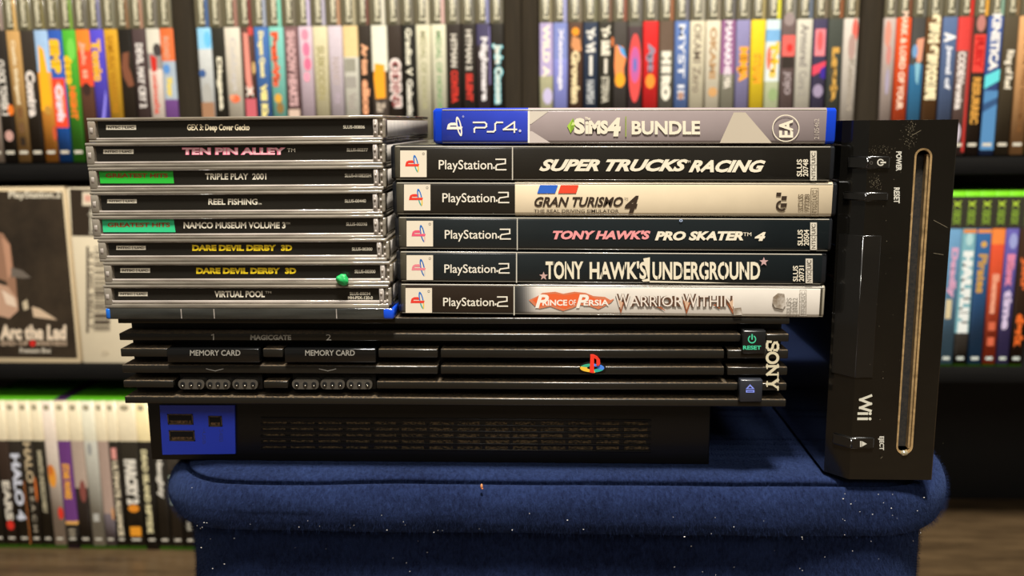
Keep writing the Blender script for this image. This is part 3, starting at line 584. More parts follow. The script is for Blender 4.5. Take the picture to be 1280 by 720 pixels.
def sweep(name, prof, bump_amp, top_fill=None, flat_z=None):
    bm = bmesh.new(); rings = []
    for (o, z) in prof:
        ring = []
        for (x, y) in rr_path(SX0, SX1, SY0, SY1, SR, o):
            p = Vector((x, y, z))
            fold = noise.noise(Vector((x*.012, y*.012, z*.05)))*1.6+noise.noise(Vector((x*.045, y*.045, z*.11+5)))*.7
            k = bump_amp if o > -6 else bump_amp*max(0, (o+26)/20)
            d = Vector((x-(SX0+SX1)/2, y-(SY0+SY1)/2, 0)).normalized()
            if y < 430: d = Vector((.15*(1 if x > 0 else -1) if abs(x) > 150 else 0, -1, 0))
            under = 1.0
            if o > 0 and name == 'lid_cover':      # the cover is pressed back under the corner of the console that stands on it
                g = max(0, 1-abs(x-140)/46); g = g*g*(3-2*g)
                if y < 440: under = 1-.75*g
                p += d*(o*(under-1))
            p += d*fold*k
            if name == 'lid_cover' and z > -175:
                w = max(0, 1-abs(x-176)/30)*max(0, 1-abs(y-455)/60)       # puffed up beside the console
                if x > 169.5: p.z += 9*w
                cr = -1.6*max(0, 1-(x+190)/260)                # the front crease sags at left
                if -10 < o: p.z += cr*.7+noise.noise(Vector((x*.02, 3, 0)))*.7
            ring.append(bm.verts.new((p-SOFF)*S))
        rings.append(ring)
    n = len(rings[0])
    for a, c in zip(rings, rings[1:]):
        for k in range(n):
            f = bm.faces.new([a[k], a[(k+1) % n], c[(k+1) % n], c[k]]); f.smooth = True
    if top_fill: f = bm.faces.new(list(reversed(rings[0])))
    bmesh.ops.recalc_face_normals(bm, faces=bm.faces)
    me = bpy.data.meshes.new(name); bm.to_mesh(me); bm.free(); me.materials.append(M_fleece)
    o = bpy.data.objects.new(name, me); COL.objects.link(o); o.parent = stool
    return o
TOP = -160.6
def smooth_prof(P, k=3):
    out = []
    for i in range(len(P)-1):
        p0 = P[max(0, i-1)]; p1 = P[i]; p2 = P[i+1]; p3 = P[min(len(P)-1, i+2)]
        for j in range(k):
            t = j/k
            out.append(tuple(.5*((2*p1[q])+(-p0[q]+p2[q])*t+(2*p0[q]-5*p1[q]+4*p2[q]-p3[q])*t*t+(-p0[q]+3*p1[q]-3*p2[q]+p3[q])*t**3) for q in (0, 1)))
    out.append(P[-1]); return out
lid = sweep('lid_cover', [(-60, TOP), (-25, TOP), (-18, TOP)] + smooth_prof([(-12, TOP+.1), (-6, TOP), (-3.2, TOP-.7), (-2.2, TOP-2.2), (-4.2, TOP-5.6), (-2.2, TOP-5.4), (-.4, TOP-3.4), (1.6, TOP-2.9), (4, TOP-3.8), (6.4, TOP-6.4), (7.8, TOP-10.5), (8, TOP-15), (7.2, TOP-20), (5, TOP-24), (1.5, TOP-26.4), (-4, TOP-27)]), .9, True)
body = sweep('body_cover', smooth_prof([(-9, TOP-22), (-3, TOP-26), (-2.4, TOP-31), (-2, TOP-60), (-1.6, TOP-100), (-.8, TOP-180), (-1.5, FZ+12), (-4, FZ+2)], 5), .7)
def fur(o, count, length, seed):
    vg = o.vertex_groups.new(name='pile')
    for v in o.data.vertices:
        y = v.co.y/S+570
        w = 1. if y < 470 else max(0., 1-(y-470)/40)
        if o is body: w *= 1. if v.co.z*1 > (TOP-FZ-95)*S else 0.
        vg.add([v.index], w, 'REPLACE')
    md = o.modifiers.new('pile', 'PARTICLE_SYSTEM'); ps = o.particle_systems[0]; st = ps.settings
    ps.seed = seed; ps.vertex_group_density = 'pile'
    st.type = 'HAIR'; st.count = count; st.hair_length = length; st.hair_step = 3
    st.use_advanced_hair = True; st.factor_random = length*.16; st.brownian_factor = 0
    st.normal_factor = length*.25; st.object_align_factor[2] = -length*.1
    st.root_radius = .055; st.tip_radius = .02; st.radius_scale = .001; st.display_step = 2; st.render_step = 2
    st.use_hair_bspline = False; st.material = 1
fur(lid, 80000, .0016, 3); fur(body, 60000, .0014, 5)
# white lint caught in the pile
lint = MB(); ml = mat((226, 222, 214), .8)
for k in range(110):
    x = random.uniform(-175, 165); r = random.uniform(.07, .2)
    if k % 3: z = random.uniform(TOP-25, TOP-4); u = (TOP-z); y = 400-(8*min(1, sin(min(1, u/24)*pi*.62)*1.05))-.5
    else: z = random.uniform(TOP-62, TOP-31); y = 400.2
    lint.ball((x, y-.3, z+.0), r, ml, 1, (random.uniform(.7, 2.6), .8, random.uniform(.6, 1.6)))
o = lint.build('lint', None, (0, 392, TOP-20), True); tag(o, 'specks of white lint caught in the navy fleece', 'lint', kind='stuff')
cr = MB(); x, z = at(602, 608, 393.5)
cr.ball((x, 393.5, z), 1.0, mat((206, 130, 80), .6), 2, (.6, .6, 1.3)); cr.ball((x+.3, 393.3, z-1.0), .5, mat((190, 110, 60), .6), 1)
o = cr.build('crumb', None, (x, 393.5, z), True); tag(o, 'tiny orange crumb on the front fold of the navy fleece', 'crumb')

# ------------------------------------------------------------------ the wide console with ribs
CY = 401.0
CZ0 = -160.5
con = thing('game_console', 'wide black ribbed game console lying flat under the stacked games', 'game console', (-48.5, 490, CZ0))
COFF = (-48.5, 490, CZ0)
M_fin = mat((28, 26, 22), .27, .2, bump=.03, bscale=900)
M_core = mat((13, 12, 11), .55)
M_dust = two_tone('dusty_top', (26, 23, 18), (132, 108, 74), 1100, .42, .78, .8)
M_gloss = mat((14, 14, 14), .16, .6)
def cbox(name, x0, x1, y0, y1, z0, z1, M, bev=0., parent=con, topM=None):
    q = MB(); q.box(x0-COFF[0], x1-COFF[0], y0-COFF[1], y1-COFF[1], z0-COFF[2], z1-COFF[2], M, bev, 2)
    if topM:
        q.bm.faces.ensure_lookup_table(); i = q.mi(topM)
        q.bm.normal_update()
        for f in q.bm.faces:
            if f.normal.z > .9 and f.calc_area() > 2: f.material_index = i
    return q.build(name, parent)
XL, XR = -199.3, 102.4
fz = [(-88.3, -85.6), (-96.2, -92.9), (-103.9, -100.1), (-111.5, -107.9), (-118.5, -115.3), (-126.1, -122.9)]
cbox('console_body', XL+.5, XR-.5, CY+11, CY+181, -126.1, -85.65, M_core, .4)
cbox('lower_body', XL+1.8, 72.3, 418.6, CY+170, CZ0, -126, mat((17, 16, 15), .42, .1, bump=.05, bscale=1500), .6)
def X(px, y=440): return at(px, y, CY)[0]
spans = [
 [(XL, XR)],
 [(XL, X(925.5, 420)), (X(957.5, 420), XR)],
 [(XL, X(209.5)), (X(329), X(354)), (X(473), X(547.3)), (X(551), X(905)), (X(909), XR)],
 [(XL, X(547.3, 460)), (X(551, 460), X(905, 460)), (X(909, 460), XR)],
 [(XL, X(217, 480)), (X(330, 480), X(360, 480)), (X(471, 480), X(922, 480)), (X(952, 480), XR)],
 [(XL, XR)]]
for (z0, z1), sp in zip(fz, spans):
    for a, c in sp:
        cbox('rib', a, c, CY-.6, CY+11.2, z0, z1, M_fin, .36, con, M_dust)
# memory card doors with proud glossy fronts
for (a, c, tx0, tx1) in ((211, 325.5, 237.5, 300.5), (357, 470.5, 381.5, 443.5)):
    d = cbox('memory_card_door', X(a), X(c), CY-2.0, CY+11, at(a, 451.5, CY)[1], at(a, 434.5, CY)[1], M_gloss, .45, con)
    p = Print(CY-2.05-COFF[1], COFF, CY-2, .012)
    p.text('MEMORY CARD', tx0, tx1, 437.6, 444.6, (150, 146, 136), bold=.015)
    p.build('lettering', d)
# controller sockets
M_pill = two_tone('socket_grey', (62, 58, 52), (84, 78, 68), 700, .3, .8, .45)
for pills in (((222, 254.5), (256.8, 287), (289.8, 321.5)), ((364.5, 398), (400, 430.5), (432.8, 465))):
    a, c = pills[0][0], pills[-1][1]
    hold = cbox('controller_socket', X(a-2.5, 480), X(c+2.5, 480), CY+5, CY+11.4, at(a, 490, CY)[1], at(a, 470.5, CY)[1], M_core, .3, con)
    for (u, v) in pills:
        x0, x1 = X(u, 480), X(v, 480); zc = at((u+v)/2, 480.2, CY+1)[1]; h = 2.25
        pts = [(x0+h*.75-h*.75*cos(t), zc+h*sin(t)) for t in [pi/2-k*pi/8 for k in range(9)]]
        left = [(x0+h*.8-h*.8*sin(k*pi/8), zc+h*cos(k*pi/8)) for k in range(9)]
        right = [(x1-h*.8+h*.8*sin(k*pi/8), zc-h*cos(k*pi/8)) for k in range(9)]
        out = left+right
        q = MB(); q.prism([(p_[0]-COFF[0], p_[1]-COFF[2]) for p_ in out], CY+.6-COFF[1], CY+6-COFF[1], M_pill)
        for k in range(3):
            xx = x0+(x1-x0)*(.18+.32*k)
            t = bmesh.new(); bmesh.ops.create_cone(t, segments=14, radius1=1.05, radius2=1.05, depth=.8, cap_ends=True, matrix=Matrix.Translation((xx-COFF[0], CY+.55-COFF[1], zc+.2-COFF[2])) @ Matrix.Rotation(pi/2, 4, 'X'))
            q.take(t, mat((8, 8, 8), .6))
            q.ball((xx-COFF[0], CY+.3-COFF[1], zc-.55-COFF[2]), .42, mat((200, 190, 170), .25, metal=.7), 1)
        q.build('socket_pins', hold)
# reset and eject buttons
bt = cbox('reset_button', X(926.5, 425), X(955.3, 425), CY-3.2, CY+11, at(940, 440, CY)[1], at(940, 411.5, CY)[1], mat((22, 22, 22), .3, .3), .5)
p = Print(CY-3.25-COFF[1], COFF, CY-3.2, .012); GR = (70, 196, 150)
def emis(c): return c
p.oval(940, 424, 5.2, 5.2, GR, n=20, inner=.74, a0=-pi/2+.5, a1=1.5*pi-.5)
p.rect(939.3, 940.9, 417.6, 424.5, GR)
p.text('RESET', 928.8, 951.3, 432, 437, GR, bold=.03); p.build('lettering', bt)
bt = cbox('eject_button', X(922.8, 485), X(951.3, 485), CY-3.2, CY+11, at(937, 500, CY)[1], at(937, 472.3, CY)[1], mat((36, 38, 44), .4, .2), .6)
p = Print(CY-3.25-COFF[1], COFF, CY-3.2, .012); BL = (130, 146, 236)
p.poly([(937.6, 480.3), (943.3, 486.2), (932, 486.2)], BL); p.poly([(937.6, 482.6), (940.3, 485.2), (934.9, 485.2)], (36, 38, 44))
p.rect(932.4, 943, 487.4, 490.6, BL); p.rect(934, 941.4, 488.4, 489.6, (70, 80, 140)); p.build('lettering', bt)
# coloured emblem on its little relief
em = MB()
def E2(px, py, Y=CY-1): x, z = at(px, py, Y); return x-COFF[0], z-COFF[2]
def emp(pts, y, c, th=.5): em.prism([E2(*q) for q in pts], y-COFF[1], y+th-COFF[1], mat(c, .3, .4))
def ex(a, b): return (700+a/12, 420+b/12)
def arc(cx, cy, rx, ry, a0, a1, inn, n=8):
    o1 = [(cx+rx*cos(a0+(a1-a0)*k/n), cy+ry*sin(a0+(a1-a0)*k/n)) for k in range(n+1)]
    o2 = [(cx+rx*inn*cos(a1+(a0-a1)*k/n), cy+ry*inn*sin(a1+(a0-a1)*k/n)) for k in range(n+1)]
    return [ex(*q) for q in o1+o2]
emp([ex(300+385*.0+190+200*cos(k*pi/12), 480+92*sin(k*pi/12)) for k in range(24)], CY-1.0, (20, 18, 16), 1)
emp(arc(482, 478, 182, 62, pi*.55, pi*1.12, .42), CY-1.3, (240, 190, 60))
emp(arc(482, 478, 182, 62, pi*1.12, pi*1.5, .45), CY-1.3, (60, 170, 130))
emp(arc(482, 478, 182, 62, -pi*.45, pi*.14, .45), CY-1.3, (74, 130, 226))
emp(arc(482, 478, 182, 66, pi*.14, pi*.46, .42), CY-1.35, (50, 170, 150))
emp(arc(482, 478, 100, 74, pi*.34, pi*.52, .55), CY-1.4, (240, 180, 60))
emp([ex(455, 276), ex(510, 290), ex(510, 548), ex(445, 540)], CY-1.9, (232, 56, 38), 1)
emp([ex(455, 276), ex(500, 274), ex(560, 305), ex(598, 350), ex(603, 410), ex(580, 440), ex(545, 440), ex(545, 345), ex(508, 322)], CY-1.8, (224, 56, 40), .9)
em.build('maker_emblem', con)
# lettering along the ribs
p = Print(CY-.62-COFF[1], COFF, CY-.6, .012); LG = (146, 142, 132)
p.line([(264.6, 418.9), (266.9, 418), (266.9, 424.3)], 1.3, LG); p.text('MAGICGATE', 313, 364, 418.6, 425, (120, 116, 106), bold=.04); p.text('2', 407.6, 414, 417.9, 425.3, LG)
for cx in (269, 410): p.line([(cx-11, 461), (cx, 463.6), (cx+10, 461)], .8, (130, 126, 118))
p.build('rib_lettering', con)
# slab serif wordmark, turned to read downwards, standing on the rib fronts
def slab():
    """strokes in a 0..1 x 0..4 frame: a runs down the word, b across it"""
    q = []
    w_ = .92
    # S
    q.append([(.78, .80), (.86, .55), (.70, .62), (.62, .84), (.28, .88), (.10, .70), (.16, .52), (.44, .50)])
    q.append([(.44, .50), (.76, .48), (.90, .30), (.74, .12), (.36, .10), (.18, .20), (.08, .42), (.10, .14)])
    return q
p = Print(CY-1.0-COFF[1], COFF, CY-.9, .012); SV = (206, 196, 166)
def W(a, b_): return (957.9+15.2*b_, 426.2+a*1.0)      # a: pixels down the word, b: 0 left .. 1 right (tops of the letters)
def stroke(pts, wd, c=SV): p.line([W(*q_) for q_ in pts], wd, c)
# S
stroke([(1.0, .35), (.8, .12), (4, .06), (8, .06), (11, .2), (11.3, .36), (8.4, .5), (5, .55), (2.2, .68), (2.0, .84), (5, .95), (9, .95), (11.5, .85), (11.2, .66)], 3.0)
# O
oa = [(21+6.2*cos(t), .5+.44*sin(t)) for t in [k*2*pi/20 for k in range(21)]]
stroke(oa, 3.2)
# N
stroke([(31.5, .06), (31.5, .94)], 3.2); stroke([(31.5, .9), (41.5, .1)], 3.6); stroke([(41.8, .06), (41.8, .94)], 2.4)
stroke([(29.2, .06), (34.2, .06)], 1.6); stroke([(29.2, .95), (33, .95)], 1.6); stroke([(39.5, .95), (44.3, .95)], 1.6)
# Y
stroke([(53.5, .06), (53.5, .45), (48.5, .93)], 3.4); stroke([(53.5, .45), (58.5, .93)], 2.6)
stroke([(50.5, .06), (56.5, .06)], 1.6); stroke([(46, .95), (51, .95)], 1.6); stroke([(56.5, .95), (61, .95)], 1.6)
p.build('maker_wordmark', con)
# blue panel with sockets
LY = 418.4
bp_ = MB(); M_blue = mat((52, 84, 250), .35, .3, bump=.03)
bx = lambda px, py: at(px, py, LY)
P4 = [bx(200.5, 506), bx(294, 506), bx(295, 566.5), bx(204, 567.5)]
bp_.prism([(q_[0]-COFF[0], q_[1]-COFF[2]) for q_ in P4], LY-.9-COFF[1], LY+1-COFF[1], M_blue)
panel = bp_.build('blue_panel', con)
for (a, c, u, v) in ((210, 243, 516.5, 530), (212, 245, 537, 550.5), (261, 279, 519, 532.5)):
    q = MB(); x0, z1 = bx(a, u); x1, z0 = bx(c, v)
    M_st = two_tone('socket_steel', (110, 92, 66), (60, 52, 40), 600, .3, .7, .45)
    e = .6; y0_, y1_ = LY-1.15-COFF[1], LY-.3-COFF[1]
    for bb in ((x0, x1, z1-e, z1), (x0, x1, z0, z0+e), (x0, x0+e, z0, z1), (x1-e, x1, z0, z1)):
        q.box(bb[0]-COFF[0], bb[1]-COFF[0], y0_, y1_, bb[2]-COFF[2], bb[3]-COFF[2], M_st)
    q.box(x0+.3-COFF[0], x1-.3-COFF[0], LY-.98-COFF[1], y1_, z0+.3-COFF[2], z1-.3-COFF[2], mat((12, 9, 7), .8))
    q.box(x0+1.2-COFF[0], x1-1.2-COFF[0], LY-1.1-COFF[1], y1_, z0+.7-COFF[2], z0+(z1-z0)*.38-COFF[2], two_tone('socket_fluff', (30, 24, 18), (150, 116, 78), 900, .4, .65, .9))
    q.build('socket', panel)
p = Print(LY-.92-COFF[1], COFF, LY-.9, .012); pb = (70, 84, 190)
p.text('USB', 253, 257, 540, 555, pb, rot=90); p.line([(255, 536), (255, 541)], .8, pb); p.text('S400', 274, 279, 537, 552, pb, rot=90)
p.build('lettering', panel)
# air vents: dusty foam behind thin black bars
vent = MB(); M_fluff = two_tone('vent_fluff', (18, 16, 12), (120, 98, 66), 700, .42, .66, .95, (1, 1, 2.2))
cols = 14
for j in range(5):
    for i in range(cols):
        a = 329+i*34.7; c = a+29+random.uniform(-2, 2); v0 = 527.2+j*7.7
        x0, z1 = at(a, v0, LY); x1, z0 = at(c, v0+3.9, LY)
        vent.box(x0-COFF[0], x1-COFF[0], 418.25-COFF[1], 418.7-COFF[1], z0-COFF[2], z1-COFF[2], M_fluff)
vent.build('air_vent', con)
vb = MB()
for j in range(6):
    x0, z1 = at(326, 524.4+j*7.7, LY); x1, z0 = at(814, 526.6+j*7.7, LY)
    vb.box(x0-COFF[0], x1-COFF[0], 418.0-COFF[1], 418.7-COFF[1], z0-COFF[2], at(326, 524.4+j*7.7, LY)[1]-COFF[2] if 0 else z0+.8-COFF[2], mat((20, 19, 17), .4), .1, 1)
vb.build('vent_grille', con)

# ------------------------------------------------------------------ stacked games on the console
GS = 'flat stack of wide game cases'
TILT = .0087
EDGE = (30, 31, 33)
def flat_case(label, x0, x1, z0, z1, xs, Ms, shell, sy=0., D=135, r=1.9, Yf=400.0):
    """xs/Ms: printed stretches of the sleeve in world x"""
    off = ((x0+x1)/2, Yf, z0)
    t = thing('game_case', label, 'game case', off, GS, (0, TILT, 0))
    zc = (z0+z1)/2-z0; T = z1-z0
    sh = MB()
    pr = [(a, zc+h_) for a, h_ in spine_profile(T-.3, D, 1.5, .9)]
    pr2 = [(a, zc+h_) for a, h_ in spine_profile(T-1.6, D-2, 1.4, 1.8)]
    X0, X1 = x0-off[0], x1-off[0]
    sh.loft_x(pr2, [X0, X0+.6], [shell]); 
    rows = [(X0+.25, pr2), (X0+1.0, pr), (X1-1.0, pr), (X1-.25, pr2)]
    vs = [[sh.bm.verts.new((x, q[0], q[1])) for q in P_] for x, P_ in rows]; n = len(pr); i = sh.mi(shell)
    for a, b2 in zip(vs, vs[1:]):
        for j in range(n):
            f = sh.bm.faces.new([a[j], a[(j+1) % n], b2[(j+1) % n], b2[j]]); f.smooth = True; f.material_index = i
    f = sh.bm.faces.new(vs[0]); f.material_index = i; f = sh.bm.faces.new(list(reversed(vs[-1]))); f.material_index = i
    sh.build('case_shell', t)
    sl = MB(); pr3 = [(a, zc+h_) for a, h_ in spine_profile(T, D-8, r, 0)]
    sl.loft_x(pr3, [x-off[0] for x in xs], Ms)
    sl.build('printed_sleeve', t)
    a_, b_ = xs[0]-off[0]+.3, xs[-1]-off[0]-.2
    q = MB(); q.box(a_, b_, .04, 1.2, T-1.2, T-.72, mat((172, 166, 152), .25, .8, var=.35, nscale=40), .12, 1); q.build('film_fold_glint', t)  # pale strips on the film folds stand in for the spine edge highlight
    q = MB(); q.box(a_, b_, .06, 1.0, .62, .86, mat((104, 98, 86), .3, .6, var=.4, nscale=40), .08, 1); q.build('film_fold_glint', t)
    return t, off
def ink(c, rough=.3, coat=.5, var=.05):
    M = mat(c, rough, coat, var=var, nscale=150.5)
    M.node_tree.nodes['Principled BSDF'].inputs['Coat Roughness'].default_value = .1
    return M
def ps_logo(p, cx, cy, k, cP, cols_):
    """the standing letter over a lying one, turned on its side"""
    def q(a, b_): return (cx+a*k, cy+b_*k)
    # lying s: slanted ring to the right
    def slant(a, b_): return q(a+b_*.2, b_)
    n = 20; y = p.nexty()
    for i in range(n):
        t0 = 2*pi*i/n; t1 = 2*pi*(i+1)/n
        c = cols_[int(i/n*4) % 4]
        o_ = [(4.4+2.9*cos(t0), 11.2*sin(t0)), (4.4+2.9*cos(t1), 11.2*sin(t1)), (4.4+1.3*cos(t1), 8.2*sin(t1)), (4.4+1.3*cos(t0), 8.2*sin(t0))]
        p.poly([slant(a, b_) for a, b_ in o_], c, True, y)
    p.poly([q(-9.5, 3.4), q(-9, .3), q(8.5, .3), q(7.5, 3.4)], cP)
    p.poly([q(-9, .3), q(-8, -2.6), q(-5, -4.2), q(0, -4.4), q(1.6, -3), q(1.6, -1), q(-5.4, -1), q(-6, .3)], cP)
def ps2_band(p, x, y0, y1, tx0, tx1, ty0, ty1, cP=(226, 62, 48), blue=(40, 110, 190), yel=(226, 190, 80), teal=(60, 160, 150)):
    p.rect(x, x+33, y0, y1, (226, 214, 192))
    ps_logo(p, x+15.5, (y0+y1)/2, .98, cP, (yel, teal, blue, blue))
    p.oval(x+29, y0+4, 1.5, 1.5, (130, 120, 110), inner=.7, n=12)
    p.text('PlayStation', tx0, tx1-17, ty0-.6, ty1+1.4, (230, 222, 204), bold=.006)
    p.rect(tx1-16, tx1-14, ty1-5.4, ty1-3, (230, 222, 204))
    a_, b_, c_, d_ = tx1-12.4, tx1-.8, ty0-1.4, ty1-1.9
    p.line([(a_, c_), (b_, c_), (b_, c_+5.2), (a_+1.5, c_+6.6), (a_, c_+8.4), (a_, d_), (b_+.6, d_)], 1.6, (230, 222, 204))
def code(p, a, b_, x0, x1, y0, y1, c):
    p.text(a, x0, (x0+x1)/2-.6, y0, y1, c, rot=-90, bold=.015); p.text(b_, (x0+x1)/2+.6, x1, y0, y1, c, rot=-90, bold=.015)
def region_tag(p, x0, x1, y0, y1, fill, c, outline=None):
    if fill: p.rect(x0, x1, y0, y1, fill)
    if outline:
        p.line([(x0, y0), (x1, y0), (x1, y1), (x0, y1), (x0, y0)], .7, outline)
    p.text('NTSC', x0+1.6, x1-1.6, y0+(y1-y0)*.5, y1-1.5, c, rot=-90, bold=.01)
    p.line([(x0, y0+(y1-y0)*.47), (x1, y0+(y1-y0)*.47)], .6, c)
    p.text('U/C', x0+1.6, x1-1.6, y0+2, y0+(y1-y0)*.42, c, rot=-90, bold=.01)
BK = (34, 31, 26); BK2 = (26, 32, 34)
def wx(px, py=300): return at(px, py, 400)[0]
zc_ = [5.8, -9.7, -25.4, -40.5, -55.7, -70.3, -84.75]       # levels between the cases
shell_k = mat((24, 26, 30), .3, .6)
shell_b = mat((16, 62, 196), .22, .5)
film = (72, 68, 56)

# blue rimmed case on top
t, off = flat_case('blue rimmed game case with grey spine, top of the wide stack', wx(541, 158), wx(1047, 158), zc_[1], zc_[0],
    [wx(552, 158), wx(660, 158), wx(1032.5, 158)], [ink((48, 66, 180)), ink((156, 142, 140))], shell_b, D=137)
p = Print(-.03, off, 400, tilt=TILT); W1 = (236, 228, 212)
p.rect(659.8, 662.2, 138.5, 178.5, W1)
p.poly([(662, 139), (686, 139), (664, 155), (662, 155)], (206, 196, 180)); p.poly([(662, 164), (665, 164), (688, 178.5), (662, 178.5)], (196, 184, 176))
def ps_white(p, cx, cy, k):
    ps_logo(p, cx, cy, k, W1, (W1,)*4)
ps_white(p, 569, 158, 1.1)
p.oval(579, 145.6, 1.2, 1.2, (190, 190, 220), inner=.6, n=10)
# wordmark strokes
p.line([(592, 153), (606, 153), (608, 155), (608, 158), (606, 159.5), (594.5, 159.5), (593, 161), (593, 165)], 1.9, W1)
p.line([(628, 153), (621, 153), (619, 155), (619, 162.5), (617, 164.6), (609.5, 164.6)], 1.9, W1)
p.line([(645.5, 161.8), (629.5, 161.8), (643, 152.6), (643, 165)], 1.9, W1)
p.oval(650, 163.5, 1.7, 1.7, (190, 190, 220), n=12)
# crystal, title
p.poly([(716.4, 147.5), (709, 157.5), (713.4, 166.6), (719, 157)], (126, 160, 50)); p.poly([(716.4, 147.5), (713, 157), (713.4, 166.6), (709, 157.5)], (160, 196, 70)); p.poly([(716, 152), (714, 157), (719.5, 156)], (206, 222, 130))
TI = (230, 220, 196)
p.text('S', 717.5, 731, 147.5, 167.5, TI, bold=.06); p.text('iMS', 731.5, 760, 150.5, 167.6, TI, bold=.06); p.text('4', 759, 776, 147, 170.5, TI, bold=.06, shear=.1)
p.text('The', 731, 738, 146.3, 149.8, TI, bold=.03)
p.rect(781.5, 783, 145.5, 171, (146, 160, 80))
p.text('BUNDLE', 789.5, 875, 151.2, 168.3, TI, bold=.035)
p.poly([(917, 140.5), (931.5, 140.5), (964.5, 178.7), (899.5, 178.7)], (190, 178, 158))
p.oval(982, 160.3, 17, 17, TI, n=40, inner=.93)
p.text('EA', 973.5, 991, 149.5, 172, TI, rot=-90, bold=.035, shear=.0)
p.text('2105462', 1017.5, 1023.5, 148.5, 174, (186, 174, 160), rot=-90)
p.build('spine_print', t)

# second: black, italic title
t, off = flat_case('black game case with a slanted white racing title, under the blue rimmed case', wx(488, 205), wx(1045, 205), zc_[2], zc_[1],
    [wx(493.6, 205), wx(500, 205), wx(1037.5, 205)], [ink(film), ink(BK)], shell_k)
p = Print(-.03, off, 400, tilt=TILT)
ps2_band(p, 500.3, 188, 221.3, 548.5, 632.5, 200.5, 214)
p.rect(640, 641.3, 184, 225, (200, 192, 176))
p.text('SUPER', 674, 750, 199, 214, TI, bold=.045, shear=.42); p.text('TRUCKS', 757, 860, 199, 214.2, TI, bold=.045, shear=.42); p.text('RACING', 860.5, 957, 200, 215.4, TI, bold=.045, shear=.42)
p.text('TM', 857, 863, 200.5, 203.5, TI)
code(p, 'SLUS', '20748', 995.8, 1010, 199, 220.5, TI); region_tag(p, 1012.6, 1020.6, 188.6, 225.6, (206, 198, 180), (60, 54, 46))
p.build('spine_print', t)

# third: cream
CRM = (224, 206, 174)
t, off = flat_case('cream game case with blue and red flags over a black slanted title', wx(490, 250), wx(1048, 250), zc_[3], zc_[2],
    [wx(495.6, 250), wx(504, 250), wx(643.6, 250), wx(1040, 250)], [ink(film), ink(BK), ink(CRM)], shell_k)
p = Print(-.03, off, 400, tilt=TILT); DK2 = (56, 44, 34)
ps2_band(p, 505, 230.5, 263, 553, 636, 242, 255)
p.poly([(675, 231.2), (697.5, 231.2), (693.8, 241.6), (671.5, 241.6)], (50, 100, 196)); p.poly([(701, 231.2), (723.3, 231.2), (720, 241.6), (697.5, 241.6)], (226, 74, 50))
p.text('GRAN TURISMO', 668, 779, 246, 258.3, DK2, bold=.03, shear=.3); p.text('4', 780.5, 798.5, 244.5, 266.3, DK2, bold=.06, shear=.35)
p.text('THE REAL DRIVING SIMULATOR', 667.5, 773.5, 261.6, 266, DK2, bold=.008); p.text('TM', 780, 785, 247, 249.5, DK2)
p.poly([(970.5, 240.6), (976.6, 240.6), (976, 245), (970, 245)], DK2); p.poly([(977, 245), (983.5, 245), (983, 249.5), (976.4, 249.5)], DK2)
p.oval(977, 257, 7.2, 6.8, DK2, inner=.62, n=22, a0=pi*.25, a1=pi*1.45); p.poly([(976, 254), (983.5, 254), (983, 258.3), (975.4, 258.3)], DK2)
code(p, 'SCUS', '97328', 997.5, 1012, 242.5, 263, (110, 96, 76)); region_tag(p, 1013.6, 1022.6, 235.4, 269.8, None, (110, 96, 76), (120, 106, 86))
p.build('spine_print', t)

# fourth: pink and white title
PK = (232, 150, 150)
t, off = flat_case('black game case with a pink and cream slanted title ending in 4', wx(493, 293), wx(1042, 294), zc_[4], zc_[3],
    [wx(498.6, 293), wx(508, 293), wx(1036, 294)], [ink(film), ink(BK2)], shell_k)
p = Print(-.03, off, 400, tilt=TILT)
ps2_band(p, 508.3, 276, 308, 556, 638, 288, 300.5, (226, 90, 116), (36, 100, 176), (220, 180, 170), (36, 100, 170))
p.rect(646, 647.2, 273, 312.5, (196, 190, 176))
p.text("TONY HAWK'S", 691, 813, 288, 299.2, PK, bold=.05, shear=.25); p.text('PRO SKATER', 818.5, 929, 289, 300.5, TI, bold=.05, shear=.25); p.text('TM', 929, 939, 290.5, 295, TI); p.text('4', 943, 957, 290, 301, TI, bold=.06, shear=.25)
code(p, 'SLUS', '20504', 996.8, 1011, 287, 306.8, TI); region_tag(p, 1012.6, 1020.8, 278, 312.2, (206, 198, 180), (60, 54, 46))
p.oval(851, 275.6, 2.2, 1.7, (160, 176, 206), inner=.5, n=12)
p.build('spine_print', t)

# fifth: tall stencil title
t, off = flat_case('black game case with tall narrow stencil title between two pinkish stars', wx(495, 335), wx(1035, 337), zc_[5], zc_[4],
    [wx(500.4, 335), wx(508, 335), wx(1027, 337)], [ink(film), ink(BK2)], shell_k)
p = Print(-.03, off, 400, tilt=TILT)
ps2_band(p, 508.3, 319, 350, 555.5, 636.5, 331, 343, (226, 130, 140), (36, 100, 176), (205, 195, 185), (36, 100, 170))
p.rect(645, 646.4, 316, 353.5, (196, 190, 176)); ST = (226, 216, 190)
def star(cx, cy, r, c): p.poly([(cx+(r if k % 2 == 0 else r*.42)*sin(k*pi/5), cy-(r if k % 2 == 0 else r*.42)*cos(k*pi/5)) for k in range(10)], c)
star(679.5, 345, 5.6, (196, 160, 150))
p.text('TONY', 682, 729, 326.5, 349, ST, bold=.03); p.text("HAWK'S", 737, 808, 326.5, 349, ST, bold=.03)
p.poly([(804, 323), (812.3, 321.5), (812, 351.5), (804, 352), (802, 350), (810, 348)], ST); p.poly([(812, 350.8), (880, 352.4), (912, 353.6), (880, 353.9), (812, 352.6)], ST)
p.text('UNDERGROUND', 815.5, 950, 327, 349.6, ST, bold=.03)
for xx in (691, 708, 752, 780, 822, 852, 880, 905, 930): p.rect(xx, xx+1.0, 326, 350, BK2)
star(954.5, 327, 5.8, (196, 160, 156))
